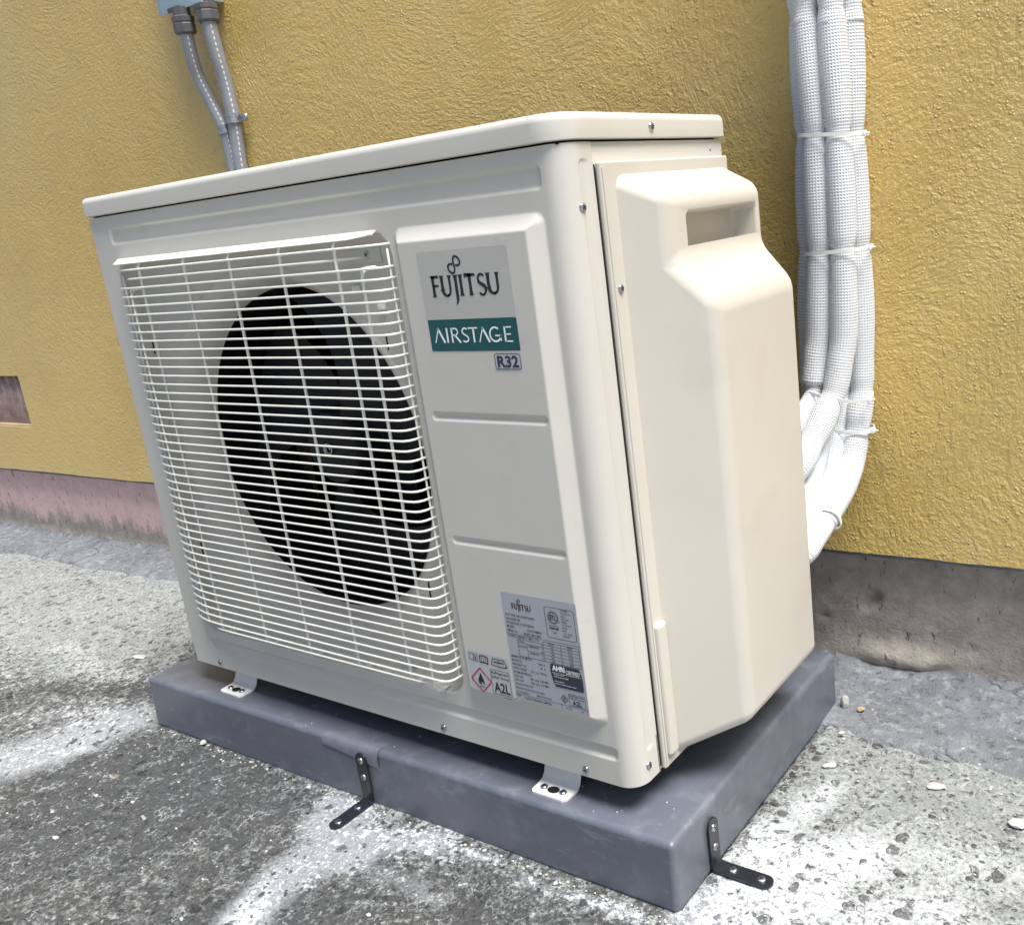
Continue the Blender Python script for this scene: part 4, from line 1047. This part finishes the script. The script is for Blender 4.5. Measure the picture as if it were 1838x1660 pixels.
pipe('drain_hose', 'ribbed pale hose at the left back edge of the white pipe bundle', L_, .0175, M_HOSE, (0, 0, 2.2), 'hose', ribs=.0042, step=.001, group=None)
p1 = pipe('insulated_pipe', 'white foam covered pipe at the front left of the bundle, ending in a cut edge', F1, .0178, M_PIPE, (-.004, 0, 2.2))
pipe('insulated_pipe', 'white pipe coming out below the cut foam edge and turning behind the unit', F1b, .0130, M_PIPE)
pipe('insulated_pipe', 'white foam covered pipe in the front middle of the bundle, bending down to the left', F2, .0178, M_PIPE, (0, 0, 2.2))
pipe('insulated_pipe', 'white foam covered pipe at the back of the bundle, showing below the ties only', B1, .0172, M_PIPE, (0, 0, 2.2))
p5 = pipe('insulated_pipe', 'rightmost white foam covered pipe of the bundle, curving in a wide bow to the unit', B2, .0170, M_PIPE, (0, 0, 2.2))
pipe('insulated_pipe', 'thinner white pipe end coming out of the rightmost foam sleeve near the wall foot', B2b, .0150, M_PIPE)

def tie(c, a, b, tilt, label, rot=0.0, head=True, hpos=None, wdt=.0024):
    t = thing('cable_tie', label, 'cable tie', c, 'white cable ties round the pipe bundle')
    bm = new(); P = []
    for k in range(49):
        q = 2 * math.pi * k / 48; ce, se = math.cos(q), math.sin(q); n_ = .72
        x = a * math.copysign(abs(ce) ** n_, ce); y = b * math.copysign(abs(se) ** n_, se)
        P.append(Vector((x * math.cos(rot) - y * math.sin(rot), x * math.sin(rot) + y * math.cos(rot), tilt[0] * x + tilt[1] * y)))
    # flat strap
    up = Vector((-tilt[0], -tilt[1], 1)).normalized(); rows = []
    for k in range(48):
        p = P[k]; o_ = Vector((p.x, p.y, 0)).normalized()
        rows.append([bm.verts.new(p + up * (s * wdt) + o_ * d) for s, d in ((-1, 0), (1, 0), (1, .0013), (-1, .0013))])
    for k in range(48):
        r1, r2 = rows[k], rows[(k + 1) % 48]
        for j in range(4): bm.faces.new((r1[j], r1[(j + 1) % 4], r2[(j + 1) % 4], r2[j]))
    obj('strap', bm, M_TIE, t, smooth=40)
    if head:
        q = hpos; p = Vector((a * math.cos(q), b * math.sin(q), 0)); p = Vector((p.x, p.y, tilt[0] * p.x + tilt[1] * p.y))
        bm = new(); box(bm, -.0028, .0040, -.0040, .0040, -.0036, .0036, .0008, 2, Matrix.Translation(p + Vector((.0015, -.001, 0)))); box(bm, .003, .010, -.0014, .0014, -.0008, .0008, .0004, 1, Matrix.Translation(p)); obj('head', bm, M_TIE, t, smooth=40)
    return t
tie((.8560, .4905, .6850), .0415, .0335, (-.10, 0), 'topmost white cable tie, pulled tight round the upper pipe bundle', hpos=-.25)
tie((.8560, .4905, .5435), .0415, .0335, (.02, 0), 'second white cable tie from the top, level with the knee of the side cover', hpos=-.2)
tie((.8500, .4820, .3585), .0415, .0370, (-.20, .0), 'cable tie just below the cut foam edge, head sticking out over the gold wall', hpos=-.15)
tie((.8585, .4945, .3055), .0310, .0215, (-.02, .0), 'white cable tie below the cut foam edge, round the two pipes beside the gold wall', hpos=-.2)
tie((.8645, .3850, .2138), .0168, .0066, (0, -2.36), 'lowest white cable tie, where the thinner pipe leaves the sleeve', head=False, hpos=0)
# pipes fixed higher up, outside the picture: a saddle
# service valves the pipes end on
vt = None
for z, x in ((.28, .79), (.25, .80), (.21, .80), (.18, .81), (.175, .82)):
    bm = new(); tube(bm, [(x, .335, z + .002), (x - .01, .297, z - .002)], .008, 10); put(obj('valve', bm, M_VALVE), unit)

# ------------------------------------------------------------------ junction box and conduits
jb = thing('junction_box', 'pale blue grey metal junction box cut off by the top of the picture', 'electrical box', (-.335, .457, 1.056))
rotw = Matrix.Rotation(math.atan(WS), 4, 'Z')
def jbm(x0, x1, o0, o1, z0, z1, bev=.001): # off from the wall, x along the wall
    bm = new(); box(bm, x0, x1, -o1, -o0, z0, z1, bev, 2, Matrix.Translation((0, WY, 0)) @ rotw); return bm
put(obj('box_body', jbm(-.390, -.2745, .0005, .048, 1.056, 1.26), M_BOXD, smooth=30), jb)
put(obj('box_cover', jbm(-.395, -.2700, .0482, .0515, 1.0505, 1.265), M_BOX, smooth=30), jb)
put(obj('box_tab', jbm(-.366, -.332, .0516, .0545, 1.0490, 1.0575), M_DGREY, smooth=30), jb)
bm = new()
for x, o in ((-.340, .030), (-.290, .020)): pass
C1 = [(-0.3307,0.4311,1.045),(-0.3307,0.4311,1.0222),(-0.3329,0.4330,1.0022),(-0.3414,0.4407,0.9710),(-0.3478,0.4504,0.9388),(-0.3399,0.4607,0.8940),(-0.3245,0.4653,0.8494),(-0.3233,0.4674,0.8222),(-0.3222,0.4674,0.7767),(-0.3194,0.4675,0.7253),(-0.3217,0.4674,0.6526),(-.3217,.4674,.45),(-.30,.44,.30)]
C2 = [(-0.2812,0.4490,1.045),(-0.2812,0.4480,1.0311),(-0.2807,0.4480,1.0144),(-0.2837,0.4529,0.9761),(-0.2896,0.4627,0.9206),(-0.2920,0.4666,0.8726),(-0.2964,0.4684,0.8338),(-0.3014,0.4682,0.7845),(-0.3033,0.4682,0.7339),(-0.3103,0.4679,0.6517),(-.2950,.4679,.45),(-.26,.44,.30)]
def conduit(P, label, r=.0118, st=(.35, -1, 0)):
    t = thing('flexible_conduit', label, 'conduit', P[-1], 'grey flexible conduits running down the wall')
    bm = new(); tube(bm, catmull(P, .01), r, 24, True, True, st); put(obj('hose', bm, M_CONDUIT), t)
    d = (Vector(P[0]) - Vector(P[2])).normalized(); p = Vector(P[2]) + d * .006
    bm = new(); Mx = axis_m(p, d)
    lathe(bm, [(r * .9, 0), (r * 1.45, .001), (r * 1.60, .004), (r * 1.62, .018), (r * 1.50, .020), (r * 1.62, .022), (r * 1.66, .030), (r * 1.3, .032), (r * 1.3, .046), (0, .046)], Mx, 8)
    put(obj('connector', bm, M_HUB, smooth=25), t); return t
conduit(C1, 'left grey flexible conduit, bending over to meet the straighter one above the unit')
conduit(C2, 'right grey flexible conduit with a straight drop, held by the strap with the round screw', .0125)
def strap(p, d, label, side, r=.0128):
    t = thing('pipe_strap', label, 'pipe strap', p, 'zinc pipe straps on the conduits')
    bm = new(); dv = Vector(d).normalized(); Mx = axis_m(p, dv)
    for z0, z1, k in ((-.0075, -.0025, 1.10), (-.0025, .0025, 1.02), (.0025, .0080, 1.14)):
        lathe(bm, [(r * .98, z0), (r * k, z0), (r * k * 1.02, (z0 + z1) / 2), (r * k, z1), (r * .98, z1)], Mx, 28)
    put(obj('band', bm, M_STEEL, smooth=50), t)
    q = Vector(p) + Vector((side * .026, .006, -.001))
    bm = new(); box(bm, min(0, side * -.016), max(0, side * -.016) + .007, -.002, .002, -.0065, .0065, .001, 2, Matrix.Translation(q)); put(obj('tab', bm, M_STEEL, smooth=40), t)
    if side > 0: put(obj('screw', screw_bm(q + Vector((.003, -.002, 0)), (0.2, -1, .1), .0062, .0045), M_STEEL, smooth=60), t)
    return t
strap((-.2925, .4670, .8600), (-.05, .02, -1), 'zinc pipe strap with a round screw head standing off to the right', 1, .0132)
strap((-.3240, .4660, .8440), (.15, .05, -1), 'zinc pipe strap around the left conduit, set slightly lower', -1, .0124)

# ------------------------------------------------------------------ pebbles and debris
def pebble(name, label, p, s, mat, cat='pebble', seed=0, rot=0, group='pale pebbles lying on the pavement'):
    bm = new(); bmesh.ops.create_icosphere(bm, subdivisions=2, radius=1); rnd = random.Random(seed)
    k = [Vector((rnd.uniform(-1, 1), rnd.uniform(-1, 1), rnd.uniform(-1, 1))).normalized() for _ in range(5)]
    for v in bm.verts:
        n = v.co.normalized(); f_ = 1 + sum(.10 * math.sin(3 * n.dot(q) + i) for i, q in enumerate(k)); v.co = n * f_ * rnd.uniform(.93, 1.07)
        v.co = Vector((v.co.x * s[0], v.co.y * s[1], v.co.z * s[2]))
    bm.transform(Matrix.Rotation(rot, 4, 'Z'))
    o = obj(name, bm, mat, smooth=28); o.location = (p[0], p[1], p[2] + s[2] * .75)
    return tag(o, label, cat, group)
pebble('stone', 'rough grey stone chip against the back right corner of the slab', (.862, .418, GZ + .004), (.007, .006, .010), M_PEB2, 'stone', 1, group=None)
pebble('pebble', 'flat oval white pebble right of the slab, lying nearest to its long side', (.8925, .2810, GZ), (.0095, .0050, .003), M_PEB, seed=2, rot=.4)
pebble('pebble', 'small tan pebble on the mortar strip right of the slab corner', (.886, .415, GZ + .007), (.005, .004, .003), simple('tan_pebble', (.42, .30, .2), .7), seed=3)
pebble('pebble', 'flat white pebble behind the left end of the slab', (-.3813, .0966, GZ), (.016, .0075, .003), M_PEB, seed=4, rot=.3)
pebble('pebble', 'white pebble touching the front foot of the slab', (.0300, -.0385, GZ), (.0055, .0045, .004), M_PEB, seed=5)
pebble('pebble', 'cream pebble cut by the right edge of the picture', (1.122, .262, GZ), (.012, .008, .0035), M_PEB, seed=7, rot=.5)
pebble('pebble', 'bright white pebble with a dark stone behind it, far right on the pavement', (1.022, .292, GZ), (.012, .007, .003), M_PEB, seed=8, rot=.2)
pebble('pebble', 'small white shell chip on the mortar strip beside the slab', (.882, .352, GZ + .005), (.0045, .003, .002), M_PEB, seed=9)
pebble('pebble', 'small white pebble far left in the dark front pavement', (.055, -.268, GZ), (.0055, .0035, .003), M_PEB, seed=10)
# loose grit: nobody could count it
bm = new(); rnd = random.Random(3)
for i in range(900):
    x = rnd.uniform(-1.6, 1.25)
    if rnd.random() < .45: y = wall_y(x) - rnd.uniform(.02, .25)
    else: y = rnd.uniform(-.42, .35)
    if -.12 < x < .87 and -.045 < y < .44: 
        if rnd.random() < .6: x = rnd.uniform(-.1, .86); y = -.036 - abs(rnd.gauss(0, .006))
        else: continue
    s = rnd.uniform(.0006, .0022) * (1.6 if rnd.random() < .08 else 1)
    b = bmesh.new(); bmesh.ops.create_icosphere(b, subdivisions=1, radius=s)
    for v in b.verts: v.co = Vector((v.co.x * rnd.uniform(.7, 1.5), v.co.y * rnd.uniform(.6, 1.2), v.co.z * .6))
    b.transform(Matrix.Translation((x, y, GZ + .0012 + (.004 if y > wall_y(x) - .12 else 0)))); join(bm, b)
for i in range(26):                                  # crumbs on the slab
    x = rnd.uniform(.2, .84); y = rnd.uniform(-.025, .06); s = rnd.uniform(.0004, .0011)
    b = bmesh.new(); bmesh.ops.create_icosphere(b, subdivisions=1, radius=s); b.transform(Matrix.Translation((x, y, .0006))); join(bm, b)
tag(obj('grit', bm, M_PEB), 'loose pale grit scattered over the pavement and slab', 'grit', kind='stuff')
